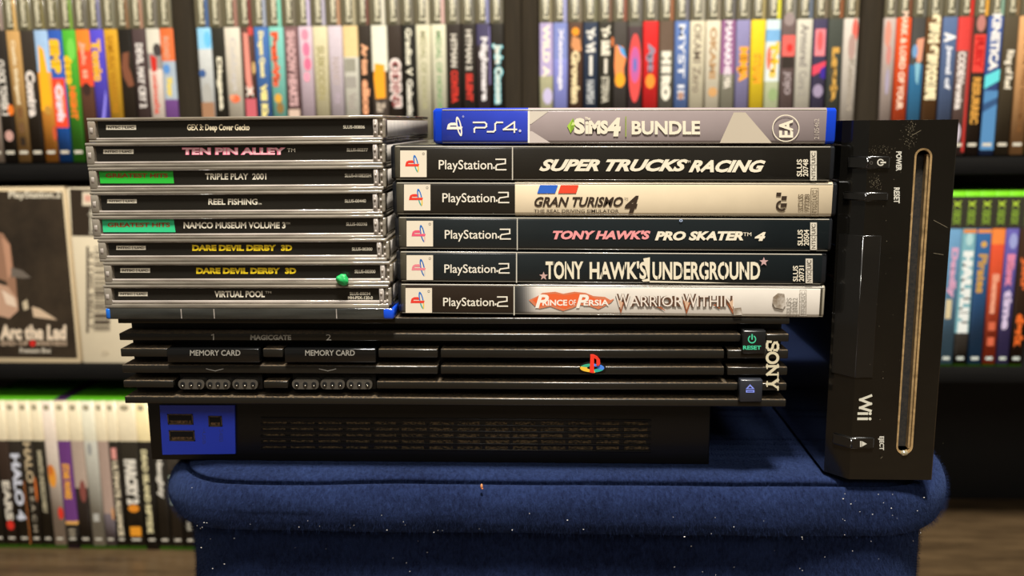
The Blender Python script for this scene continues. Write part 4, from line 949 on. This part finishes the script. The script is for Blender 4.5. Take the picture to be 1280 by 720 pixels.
code(p, 'SLUS', '20731', 990.8, 1004.6, 332, 351.5, TI); region_tag(p, 1006.6, 1015.4, 323, 353.8, (200, 192, 176), (60, 54, 46))
p.build('spine_print', t)

# sixth: white with orange flames
g = []; gm = []
base = [wx(501.4, 376), wx(507, 376), wx(642.6, 376)]
NG = 14
cols_ = [(60, 52, 44)]
for k in range(NG): f_ = (k+.5)/NG; f_ = f_*f_*(3-2*f_); gm.append(ink(tuple(int(46+(a-46)*f_) for a in (214, 206, 196))))
gx = [wx(642.6+32*(k+1)/NG, 376) for k in range(NG)]
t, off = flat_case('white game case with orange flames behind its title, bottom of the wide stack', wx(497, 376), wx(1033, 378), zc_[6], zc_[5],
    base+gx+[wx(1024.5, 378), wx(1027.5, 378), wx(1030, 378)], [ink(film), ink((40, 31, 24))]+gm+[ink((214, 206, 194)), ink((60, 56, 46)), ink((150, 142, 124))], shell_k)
p = Print(-.03, off, 400, tilt=TILT)
ps2_band(p, 507, 360, 391, 554, 634.5, 372.5, 384.5)
p.rect(642, 643.4, 357.5, 394, (206, 200, 184)); FL = (226, 98, 50)
p.poly([(661, 375), (672, 370), (678, 366), (694, 364.5), (704, 367), (718, 364.5), (732, 366), (742, 370), (756, 371), (763, 375), (768, 373), (764, 378), (757, 382), (748, 386.5), (738, 383), (724, 381), (716, 385), (704, 388.5), (696, 386), (688, 383), (674, 386), (668, 382)], (206, 120, 84))
p.poly([(666, 375), (678, 368), (694, 367), (706, 369), (720, 366.5), (734, 369), (744, 373), (760, 375), (752, 381), (738, 380), (722, 378.5), (706, 386), (690, 381), (674, 383)], FL)
WH = (236, 228, 214)
p.text('P', 669, 686, 368, 385, WH, bold=.03, shear=.25); p.text('RINCE', 678, 709, 374.5, 382, WH, bold=.03); p.text('OF', 711, 720, 374.5, 381.5, WH, bold=.01)
p.text('P', 720, 736, 368, 385, WH, bold=.03, shear=.25); p.text('ERSIA', 729.5, 761, 374.5, 382, WH, bold=.03)
DKO = (92, 66, 50); OW = (226, 214, 200); RU = (160, 90, 56)
def within(dx, dy, c, bo):
    p.text('W', 769+dx, 788+dx, 367+dy, 384+dy, c, bold=bo); p.text('ARRIOR', 787+dx, 853+dx, 369.5+dy, 383+dy, c, bold=bo)
    p.text('W', 852+dx, 872+dx, 367+dy, 384+dy, c, bold=bo); p.text('ITHIN', 871+dx, 917+dx, 369.5+dy, 383+dy, c, bold=bo)
for pts in ([(771, 372), (776, 392), (780, 378)], [(853, 374), (858, 392.5), (863, 378)], [(815, 381), (832, 388.5), (824, 381)], [(908, 378), (916, 392.5), (917, 372)], [(891, 381), (900, 386), (897, 379)]): p.poly(pts, RU)
within(0, 0, DKO, .075); within(0, 0, OW, .0)
for pts in ([(772.5, 374), (776, 387), (778.6, 378)], [(854.6, 375), (858, 387), (861.4, 378)], [(911, 378), (915.5, 387), (916, 374)]): p.poly(pts, (206, 170, 140))
sm = two_tone('print_smudge', (120, 104, 84), (206, 198, 186), 130, .35, .62, .5)
p.poly([(966, 371), (972, 366), (980, 367), (982, 380), (978, 386), (968, 384), (965, 378)], sm); p.poly([(916, 385), (926, 384), (928, 393), (917, 394)], sm)
code(p, 'SLUS', '21022', 983, 996.5, 372, 390.5, (140, 134, 124)); region_tag(p, 999.5, 1007.4, 362, 394, None, (140, 134, 124), (170, 162, 150))
p.build('spine_print', t)

# ------------------------------------------------------------------ jewel cases
GJ = 'stack of clear jewel cases'
M_clear = clear_plastic('clear_polystyrene', (196, 186, 164), (226, 214, 194), .46, .06, 1.6)
M_milk = clear_plastic('hazy_polystyrene', (190, 176, 150), (244, 232, 220), .8, .12, 1.8)
M_tray = mat((150, 136, 118), .5, .2, var=.3, nscale=220)
M_trayside = mat((214, 206, 196), .4, .3, var=.25, nscale=150)
YJ = 396.5
def jewel(label, lx0, lx1, ly0, ly1, z0, z1, base_c, prints, corner=None, amber=False):
    """lx/ly: where the label shows in the photograph"""
    ax, az1 = at(lx0, ly0, YJ+1.2); bx_, az0 = at(lx1, ly1, YJ+1.2)
    x0, x1 = ax-4.2, bx_+4.6
    off = ((x0+x1)/2, YJ, z0)
    t = thing('jewel_case', label, 'jewel case', off, GJ)
    X0, X1 = x0-off[0], x1-off[0]; T = z1-z0-.12
    q = MB(); q.box(X0+1.6, X1-2.6, 2.2, 140, 1.0, T-1.0, M_tray)
    q.box(X1-2.6, X1-1.0, 10, 138, 1.6, T-1.8, M_trayside)
    q.build('disc_tray', t)
    la, lb = az0-z0, az1-z0
    lab_ = MB(); lab_.box(ax-off[0], bx_-off[0], 1.2, 2.0, la, lb, ink(base_c)); lab_.build('paper_insert', t)
    # base moulding: sill under the label, end posts with their little hinge blocks
    q = MB(); s_ = max(.9, la-.2)
    q.box(X0+.2, X1-.2, .0, 141.5, 0, s_*.55, M_clear, .28, 2)
    q.box(X0+.6, X1-.6, .35, 2.0, s_*.58, s_, M_milk, .18, 1)
    q.box(X1-1.1, X1-.1, 8, 141, s_*.6, T-2.0, M_trayside, .2, 1)
    q.box(X0+.1, X0+1.0, 3, 141, s_*.6, T-2.0, M_milk, .2, 1)
    q.build('case_base', t)
    q = MB()
    q.box(X0, X1, -.15, 142, T-1.25, T, M_clear, .3, 2)
    q.box(X0+2, X1-2.4, .0, 1.0, lb+.1, T-1.3, M_milk, .15, 1)
    q.box(X0+.1, X0+3.6, -.1, 9, 1.2, T-1.3, M_clear, .5, 2)
    q.build('case_lid', t)
    def piece(name, *a):
        q_ = MB(); q_.box(*a); return q_.build(name, t)
    piece('hinge_block', X1-4.4, X1-2.2, .1, 3, 1.4, T-1.5, M_milk, .35, 1); piece('end_post', X1-1.9, X1+.9, .6, 6, 1.0, T-1.4, M_clear, .5, 2)
    for zz in (.3, .62): piece('hinge_pin', X1-3.9, X1-2.9, -.25, .4, T*zz-.6, T*zz+.6, M_milk, .25, 1)
    for zz in (.3, .6): piece('hinge_pin', X1-1.3, X1-.3, -.1, .7, T*zz-.7, T*zz+.7, M_milk, .3, 1)
    piece('hinge_block', X0+.9, X0+2.6, -.2, .6, T*.35, T*.62, M_milk, .25, 1)
    if amber:
        q = MB(); q.box(X0+1.0, X0+2.9, .3, 2.0, T*.2, T*.7, mat((216, 140, 40), .4, .4), .4, 1); q.box(X0+.6, X0+3.4, .8, 2.2, T*.62, T*.82, mat((206, 160, 90), .4, .4), .4, 1)
        o_ = q.build('price_sticker', t); o_['label'] = 'amber sticker scrap'
    p = Print(1.17, off, YJ+1.17, .012)
    prints(p); p.build('title_lettering', t)
    return t
LW = (222, 214, 194)
def tagbox(p, x0, x1, y0, y1):
    p.rect(x0, x1, y0, y1, LW); p.text('NTSC', x0+2.6, x0+(x1-x0)*.48, y0+1.3, y1-1.3, (60, 54, 46), bold=.03); p.rect(x0+(x1-x0)*.545, x0+(x1-x0)*.56, y0+.6, y1-.6, (60, 54, 46)); p.text('U/C', x0+(x1-x0)*.62, x1-2.6, y0+1.3, y1-1.3, (60, 54, 46), bold=.03)
def serial(p, s_, x0, x1, y0, y1): p.text(s_, x0, x1, y0, y1, (206, 198, 178), bold=.02)
NZ = 8; jz = [3.6-k*(3.6+81.3)/8 for k in range(9)]
# the levels follow the labels of the photograph
lab_y = [(150.3, 169), (182, 199), (213, 229.5), (243.5, 261), (273.3, 290.5), (303, 318), (332, 347.3), (360.5, 374.7)]
jz = [at(300, y, YJ)[1] for y in (145.2, 176.8, 208, 238.6, 269, 298.6, 327.2, 356, 385.2)]
YEL = (232, 200, 40)
def pr1(p): tagbox(p, 132.6, 170.2, 156.3, 162.2); p.text('GEX 3: Deep Cover Gecko', 234, 312, 155.2, 165.3, (226, 212, 180), bold=.03); serial(p, 'SLUS-00806', 429, 456, 156.6, 160.8)
def pr2(p): tagbox(p, 129, 167, 186.8, 192.2); p.text('TEN PIN ALLEY', 227.5, 357, 184.4, 193.6, (240, 120, 150), bold=.075); p.text('TEN PIN ALLEY', 228, 356.5, 184.9, 193.1, (244, 190, 196), bold=.035); p.text('TM', 359, 369, 185.5, 190, LW); serial(p, 'SLUS-00377', 433.5, 460, 185.3, 189.4)
def gh(p, a, y0): p.text('GREATEST HITS', a, a+78, y0, y0+5.6, (150, 70, 36), bold=.035)
def pr3(p): p.poly([(123.5, 213.4), (216, 213.4), (217.6, 229.2), (125.5, 229.2)], (44, 176, 56)); gh(p, 132, 216.6); p.text('TRIPLE PLAY  2001', 256.5, 333, 216.6, 224.6, LW, bold=.03); serial(p, 'SLUS-01082GH', 431, 464, 217, 221.6)
def pr4(p): tagbox(p, 134, 171, 249, 254); p.text('REEL FISHING', 260.5, 322, 248.3, 256, LW, bold=.03); p.text('TM', 323, 327, 254, 256, LW); serial(p, 'SLUS-00440', 431, 457.5, 249, 253.2)
def pr5(p): p.poly([(127.5, 273.6), (217, 273.6), (219.5, 290.2), (129, 290.2)], (54, 196, 132)); gh(p, 134.5, 278.3); p.text('NAMCO MUSEUM VOLUME 3', 229.5, 357, 277.6, 285.6, LW, bold=.035); p.text('TM', 357.5, 362.5, 278, 280.6, LW); serial(p, 'SLUS-00398', 432.8, 459, 278, 282.2)
def dd(p, a, y0): p.text('DARE DEVIL DERBY', a, a+105, y0, y0+7.6, YEL, bold=.06); p.text('3D', a+111, a+125, y0, y0+7.6, YEL, bold=.06)
def pr6(p): tagbox(p, 145.3, 182.3, 307.2, 312.3); dd(p, 240.3, 306); serial(p, 'SLUS-00300', 440, 465.5, 309.2, 313.3)
def pr7(p): tagbox(p, 150.4, 187.6, 335.2, 340.8); dd(p, 245.3, 334.7); serial(p, 'SLUS-00300', 443.4, 469.4, 337, 341.5)
def pr8(p): tagbox(p, 148, 184.6, 365, 370.2); p.text('VIRTUAL POOL', 268, 331, 363.6, 371.7, LW, bold=.035); p.text('TM', 331.5, 339, 364, 367, LW); serial(p, 'SLUS-00034', 437.2, 463, 365, 369); serial(p, 'MH-PSX-120-0', 435, 466, 370.2, 374.2)
JB = (28, 26, 22)
spec = [
 ('clear jewel case with cream serifed title on black, topmost, amber scrap at its left end', 121.5, 466.3, pr1),
 ('clear jewel case with pink outlined title, second from the top', 119.5, 466, pr2),
 ('clear jewel case with a leaf green strip at the left of its label', 123.3, 467, pr3),
 ('clear jewel case with short white title between the two green strip ones', 125.5, 466, pr4),
 ('clear jewel case with a mint green strip at the left of its label', 127.3, 467, pr5),
 ('clear jewel case with slab yellow title, upper of the two alike, no green lump', 135, 471, pr6),
 ('clear jewel case with slab yellow title and a green lump stuck at its right', 142, 475.4, pr7),
 ('clear jewel case with white title and two lines of code, lowest black labelled', 142, 474, pr8)]
for k, (lab, a, c, f_) in enumerate(spec):
    jewel(lab, a, c, lab_y[k][0], lab_y[k][1], jz[k+1], jz[k], JB, f_, amber=(k == 0))
# thin clear case with blue ends at the bottom of the jewel stack
z0, z1 = -85.5, jz[8]-.1
x0, _ = at(134, 390, YJ+1); x1, _ = at(494, 390, YJ+1); off = ((x0+x1)/2, YJ, z0)
t = thing('slim_case', 'thin smoky clear case with blue ends, under the jewel cases', 'slim case', off)
h_ = z1-z0
q = MB(); q.box(x0+3-off[0], x1-5-off[0], 1, 135, .3, h_-.3, mat((34, 42, 48), .25, .6, var=.4, nscale=30), .3, 1); q.build('inner_tray', t)
q = MB(); q.box(x0+.5-off[0], x1-1-off[0], 0, 138, 0, h_, clear_plastic('smoky_clear', (140, 150, 160), (150, 150, 140), .18, .08, 1.5), .3, 2)
for px in (226, 267, 420): xx = at(px, 390, YJ)[0]-off[0]; q.box(xx, xx+.4, -.12, .5, .4, h_-.3, M_milk)
q.build('clear_cover', t)
q = MB(); q.box(x0-.2-off[0], x0+1.9-off[0], -.3, 20, .1, h_-.1, mat((24, 96, 190), .3, .4), .6, 2); q.build('blue_end', t)
q = MB(); q.box(x1-5.2-off[0], x1-.6-off[0], -.2, 20, .1, h_-.1, mat((20, 74, 206), .25, .5), .7, 2); q.box(x1-2.6-off[0], x1-.4-off[0], .2, 12, .2, h_+.0, mat((20, 74, 206), .25, .5), .7, 2); q.build('blue_end', t)
# green lump
x, z = at(428, 349.6, YJ-1.5)
q = MB(); mg = mat((32, 166, 84), .45, .3, bump=.3, bscale=500)
q.bm.free(); q.bm = bmesh.new(); tt = bmesh.new(); bmesh.ops.create_icosphere(tt, subdivisions=3, radius=1)
for v in tt.verts:
    c = v.co.copy(); n_ = 1+.28*noise.noise(c*1.7)+.1*noise.noise(c*5)
    v.co = Vector((c.x*2.9*n_*(1-.18*max(0, c.z)) + (.7*(-c.z) if c.z < 0 else 0), c.y*1.5*n_, c.z*2.5*n_))
q.take(tt, mg, True)
o = q.build('putty_lump', None, (0, 0, 0)); o.location = (x*S, (YJ-1.3)*S, (z+H0)*S)
tag(o, 'small bright green lump stuck on the front of a jewel case', 'putty lump')

# ------------------------------------------------------------------ the upright glossy console
WY = 397.0
WX0, WX1, WZ0, WZ1 = 122.4, 167.4, -158.6, -.4
WOFF = (145, 500, WZ0)
M_piano = two_tone('glossy_black', (13, 12, 10), (22, 20, 16), 20, .3, .8, .14, coat=.7)
M_piano.node_tree.nodes['Principled BSDF'].inputs['Coat Roughness'].default_value = .04
wii = thing('game_console', 'slim glossy black game console standing upright at the right end', 'game console', WOFF)
chx = 130.9
plan = [(chx, WY), (WX1-.6, WY), (WX1, WY+.7), (WX1, WY+215), (WX0, WY+215), (WX0, WY+9.4)]
# slot outline
def slot_pts(g=0., n=12):
    x_a, z_a = at(1154, 196, WY); x_b, z_b = at(1130.5, 558, WY); r_ = 3.15+g
    return x_a, z_a, x_b, z_b, r_
def slot_outline(g=0., n=12):
    x_a, z_a, x_b, z_b, r_ = slot_pts(g)
    out = [(x_a+r_*cos(pi*k/n), z_a+r_*sin(pi*k/n)) for k in range(n+1)]
    out += [(x_b-r_*cos(pi*k/n), z_b-r_*sin(pi*k/n)) for k in range(n+1)]
    return out
q = MB(); i = q.mi(M_piano)
def V(x, y, z): return q.bm.verts.new((x-WOFF[0], y-WOFF[1], z-WOFF[2]))
bot = [V(x, y, WZ0) for x, y in plan]; top = [V(x, y, WZ1) for x, y in plan]
q.bm.faces.new(bot); q.bm.faces.new(list(reversed(top)))
for k in range(1, len(plan)): q.bm.faces.new([bot[k], bot[(k+1) % 6], top[(k+1) % 6], top[k]])
# front face as a frame round the slot
inner = slot_outline(.5)
cxs = sum(p_[0] for p_ in inner)/len(inner); czs = sum(p_[1] for p_ in inner)/len(inner)
xa_, xb_ = plan[0][0], plan[1][0]
iv = [V(x, WY, z) for x, z in inner]
n = len(iv); half = n//2
TL = V(xa_, WY, WZ1); TR = V(xb_, WY, WZ1); BL_ = V(xa_, WY, WZ0); BR_ = V(xb_, WY, WZ0)
for k in range(n):
    a, b2 = iv[k], iv[(k+1) % n]
    if k < half-1:
        c = TR if k < half//2 else TL; q.bm.faces.new([a, b2, c])
        if k == half//2-1: q.bm.faces.new([b2, TL, TR])
    elif k == half-1: q.bm.faces.new([a, b2, BL_, TL])
    elif k < n-1:
        kk = k-half; c = BL_ if kk < half//2 else BR_; q.bm.faces.new([a, b2, c])
        if kk == half//2-1: q.bm.faces.new([b2, BR_, BL_])
    else: q.bm.faces.new([a, b2, TR, BR_])
deep = [V(x, WY+9, z) for x, z in inner]
for k in range(n): q.bm.faces.new([iv[k], iv[(k+1) % n], deep[(k+1) % n], deep[k]])
j = q.mi(mat((10, 9, 8), .5))
f = q.bm.faces.new(deep); f.material_index = j
bmesh.ops.remove_doubles(q.bm, verts=q.bm.verts, dist=.01)
shell = q.build('console_shell', wii)
# slot lip with its lit edge painted in tan, dusty flap inside
q = MB(); i = q.mi(two_tone('lit_lip', (120, 96, 62), (190, 158, 110), 300, .3, .8, .3, coat=.4))
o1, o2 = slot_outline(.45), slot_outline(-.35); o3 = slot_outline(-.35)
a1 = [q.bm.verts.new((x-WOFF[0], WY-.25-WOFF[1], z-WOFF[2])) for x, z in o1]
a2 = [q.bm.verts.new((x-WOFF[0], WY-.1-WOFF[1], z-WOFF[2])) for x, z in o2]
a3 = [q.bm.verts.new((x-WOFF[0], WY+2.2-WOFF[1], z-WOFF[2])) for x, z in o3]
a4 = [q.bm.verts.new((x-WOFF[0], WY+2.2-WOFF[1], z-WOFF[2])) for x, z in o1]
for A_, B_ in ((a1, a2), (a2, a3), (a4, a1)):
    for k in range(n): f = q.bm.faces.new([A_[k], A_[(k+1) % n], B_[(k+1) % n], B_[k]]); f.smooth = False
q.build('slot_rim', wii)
x_a, z_a, x_b, z_b, _ = slot_pts()
q = MB(); M_flap = two_tone('dusty_flap', (8, 7, 5), (44, 36, 25), 900, .35, .75, .9)
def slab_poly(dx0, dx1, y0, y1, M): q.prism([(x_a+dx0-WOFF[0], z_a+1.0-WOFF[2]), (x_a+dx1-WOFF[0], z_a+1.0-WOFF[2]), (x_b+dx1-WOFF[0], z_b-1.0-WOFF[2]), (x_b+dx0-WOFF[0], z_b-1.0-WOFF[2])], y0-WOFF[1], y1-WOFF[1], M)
slab_poly(-2.9, 1.7, WY+3.4, WY+4.4, M_flap)
q.build('slot_flap', wii)
q = MB(); slab_poly(1.7, 2.6, WY+.6, WY+4.4, two_tone('lit_bar', (110, 90, 60), (176, 146, 102), 300, .3, .8, .35, coat=.3)); q.build('slot_guide', wii)  # second edge line of the slot, its lit tan put into the colour
# blue-clear bead at the foot of the slot
q = MB(); x, z = at(1130.5, 566.5, WY); q.ball((x-WOFF[0], WY+.3-WOFF[1], z-WOFF[2]), 1.5, mat((190, 180, 150), .12, .8, metal=.6), 2, (1.25, .8, .9)); q.build('disc_light', wii)
# buttons and door wrap the chamfer: a front leg on the face, a side leg on the slope
def wrap(name, pxr, y0p, y1p, M, parent=wii, depth=.8, frac=1.0, bev=.5):
    xr_, zt = at(pxr, y0p, WY); _, zb = at(pxr, y1p, WY); e = depth
    xl_ = chx-(chx-WX0)*frac; yl_ = WY+9.4*frac; nx, ny = -.74*e, -.67*e
    pts = [(xr_, WY+.3), (xr_, WY-e), (chx-.2*e, WY-e), (xl_+nx, yl_+ny), (xl_+.3, yl_+.3), (chx+.1, WY+.3)]
    q = MB(); i = q.mi(M)
    lo = [q.bm.verts.new((x-WOFF[0], y-WOFF[1], zb-WOFF[2])) for x, y in pts]; hi = [q.bm.verts.new((x-WOFF[0], y-WOFF[1], zt-WOFF[2])) for x, y in pts]
    q.bm.faces.new(lo); q.bm.faces.new(list(reversed(hi)))
    for k in range(6): q.bm.faces.new([lo[k], lo[(k+1) % 6], hi[(k+1) % 6], hi[k]])
    for f_ in bmesh.ops.bevel(q.bm, geom=[e_ for e_ in q.bm.edges], offset=bev, segments=4, affect='EDGES')['faces']: f_.smooth = True
    return q.build(name, parent)
M_btn = mat((19, 18, 16), .28, 1.)
pw = wrap('power_button', 1112.5, 195.2, 211, M_btn, frac=.7)
rs = wrap('reset_button', 1110, 240.5, 251, M_btn, frac=.8, depth=.9)
dr = wrap('card_door', 1101.5, 294.6, 472, M_btn, frac=.9, depth=.35, bev=.16)
ej = wrap('eject_button', 1092.8, 546.5, 560.5, M_btn, frac=.7)
p = Print(WY-.83-WOFF[1], WOFF, WY-.8, .012); WT = (206, 202, 188)
p.oval(1100.8, 203, 4.4, 4.4, WT, n=22, inner=.68, a0=.5, a1=2*pi-.5); p.rect(1100.5, 1107.5, 202.1, 204, WT); p.oval(1089, 203.6, 2, 2, (90, 86, 78), inner=.7, n=12)
p.build('power_mark', pw)
p = Print(WY-.83-WOFF[1], WOFF, WY-.8, .012)
p.poly([(1077.3, 551.3), (1077.3, 558.3), (1083.6, 554.8)], WT); p.rect(1075, 1076.6, 551.3, 558.6, WT)
p.build('eject_mark', ej)
p = Print(WY-.03-WOFF[1], WOFF, WY, .012)
p.text('POWER', 1120, 1127, 189.3, 213.6, WT, rot=90, bold=.03); p.text('RESET', 1117.2, 1124.6, 234.4, 254, WT, rot=90, bold=.03); p.text('EJECT', 1097.6, 1105, 545.3, 562.6, WT, rot=90, bold=.03)
WG = (204, 200, 182)
p.line([(1088.6, 494.6), (1075.5, 499.6), (1088.3, 504.6), (1075.3, 509.6), (1088, 513.4)], 3.2, WG)
p.line([(1073.6, 516.9), (1083.4, 516.9)], 3.4, WG); p.oval(1087.6, 516.9, 1.9, 1.9, WG, n=12)
p.line([(1073.2, 523.4), (1083.2, 523.4)], 3.4, WG); p.oval(1087.4, 523.4, 1.9, 1.9, WG, n=12)
p.build('face_lettering', wii)
# scuffs and settled dust on the gloss
p = Print(WY-.02-WOFF[1], WOFF, WY, .003)
sc = mat((112, 102, 80), .9)
def scuff(cx, cy, sx, sy, n_, r_):
    for _ in range(n_):
        a, b_ = random.gauss(cx, sx), random.gauss(cy, sy); rr = r_*random.uniform(.3, 1.)
        if 1086 < a < 1190: p.oval(a, b_, rr*random.uniform(.6, 1.6), rr*random.uniform(.5, 1), sc, n=5)
scuff(1138, 160, 3.5, 4.5, 70, .5); scuff(1138, 174, 5, 6, 60, .5); scuff(1100, 187, 9, 3, 60, .45); scuff(1093, 228, 5, 6, 90, .5); scuff(1120, 206, 6, 14, 16, .4); scuff(1110, 400, 25, 110, 30, .5)
for (a, b_, c, d) in ((1139, 169, 1150, 163), (1166, 275, 1183, 284), (1166, 316, 1178, 318), (1100, 572, 1102, 570)): p.line([(a, b_), (c, d)], .5, sc)
p.build('dust_scuffs', wii)

# ------------------------------------------------------------------ light
def area(name, loc, target, size, power, col, size_y=None):
    d = bpy.data.lights.new(name, 'AREA'); d.energy = power; d.color = col; d.size = size
    if size_y: d.shape = 'RECTANGLE'; d.size_y = size_y
    o = bpy.data.objects.new(name, d); COL.objects.link(o)
    o.location = loc; o.rotation_euler = (Vector(target)-Vector(loc)).to_track_quat('-Z', 'Y').to_euler()
    return o
area('ceiling_lamp', (.06, -.15, 1.95), (.05, .6, .35), .24, 76, (1, .95, .87))
area('front_fill', (.35, -1.5, 1.75), (.1, .9, .3), .6, 15, (1, .95, .88), .7)  # added fill from the front, for soft light and gloss on the spines
Wd = bpy.data.worlds.new('room_air'); bpy.context.scene.world = Wd; Wd.use_nodes = True
Wd.node_tree.nodes['Background'].inputs[0].default_value = (1, .9, .74, 1); Wd.node_tree.nodes['Background'].inputs[1].default_value = .10

sc_ = bpy.context.scene
sc_.view_settings.view_transform = 'Standard'; sc_.view_settings.look = 'None'
sc_.view_settings.exposure = 0.0; sc_.view_settings.gamma = 1.0; sc_.view_settings.use_curve_mapping = False
sc_.cycles.max_bounces = 8; sc_.cycles.transparent_max_bounces = 16
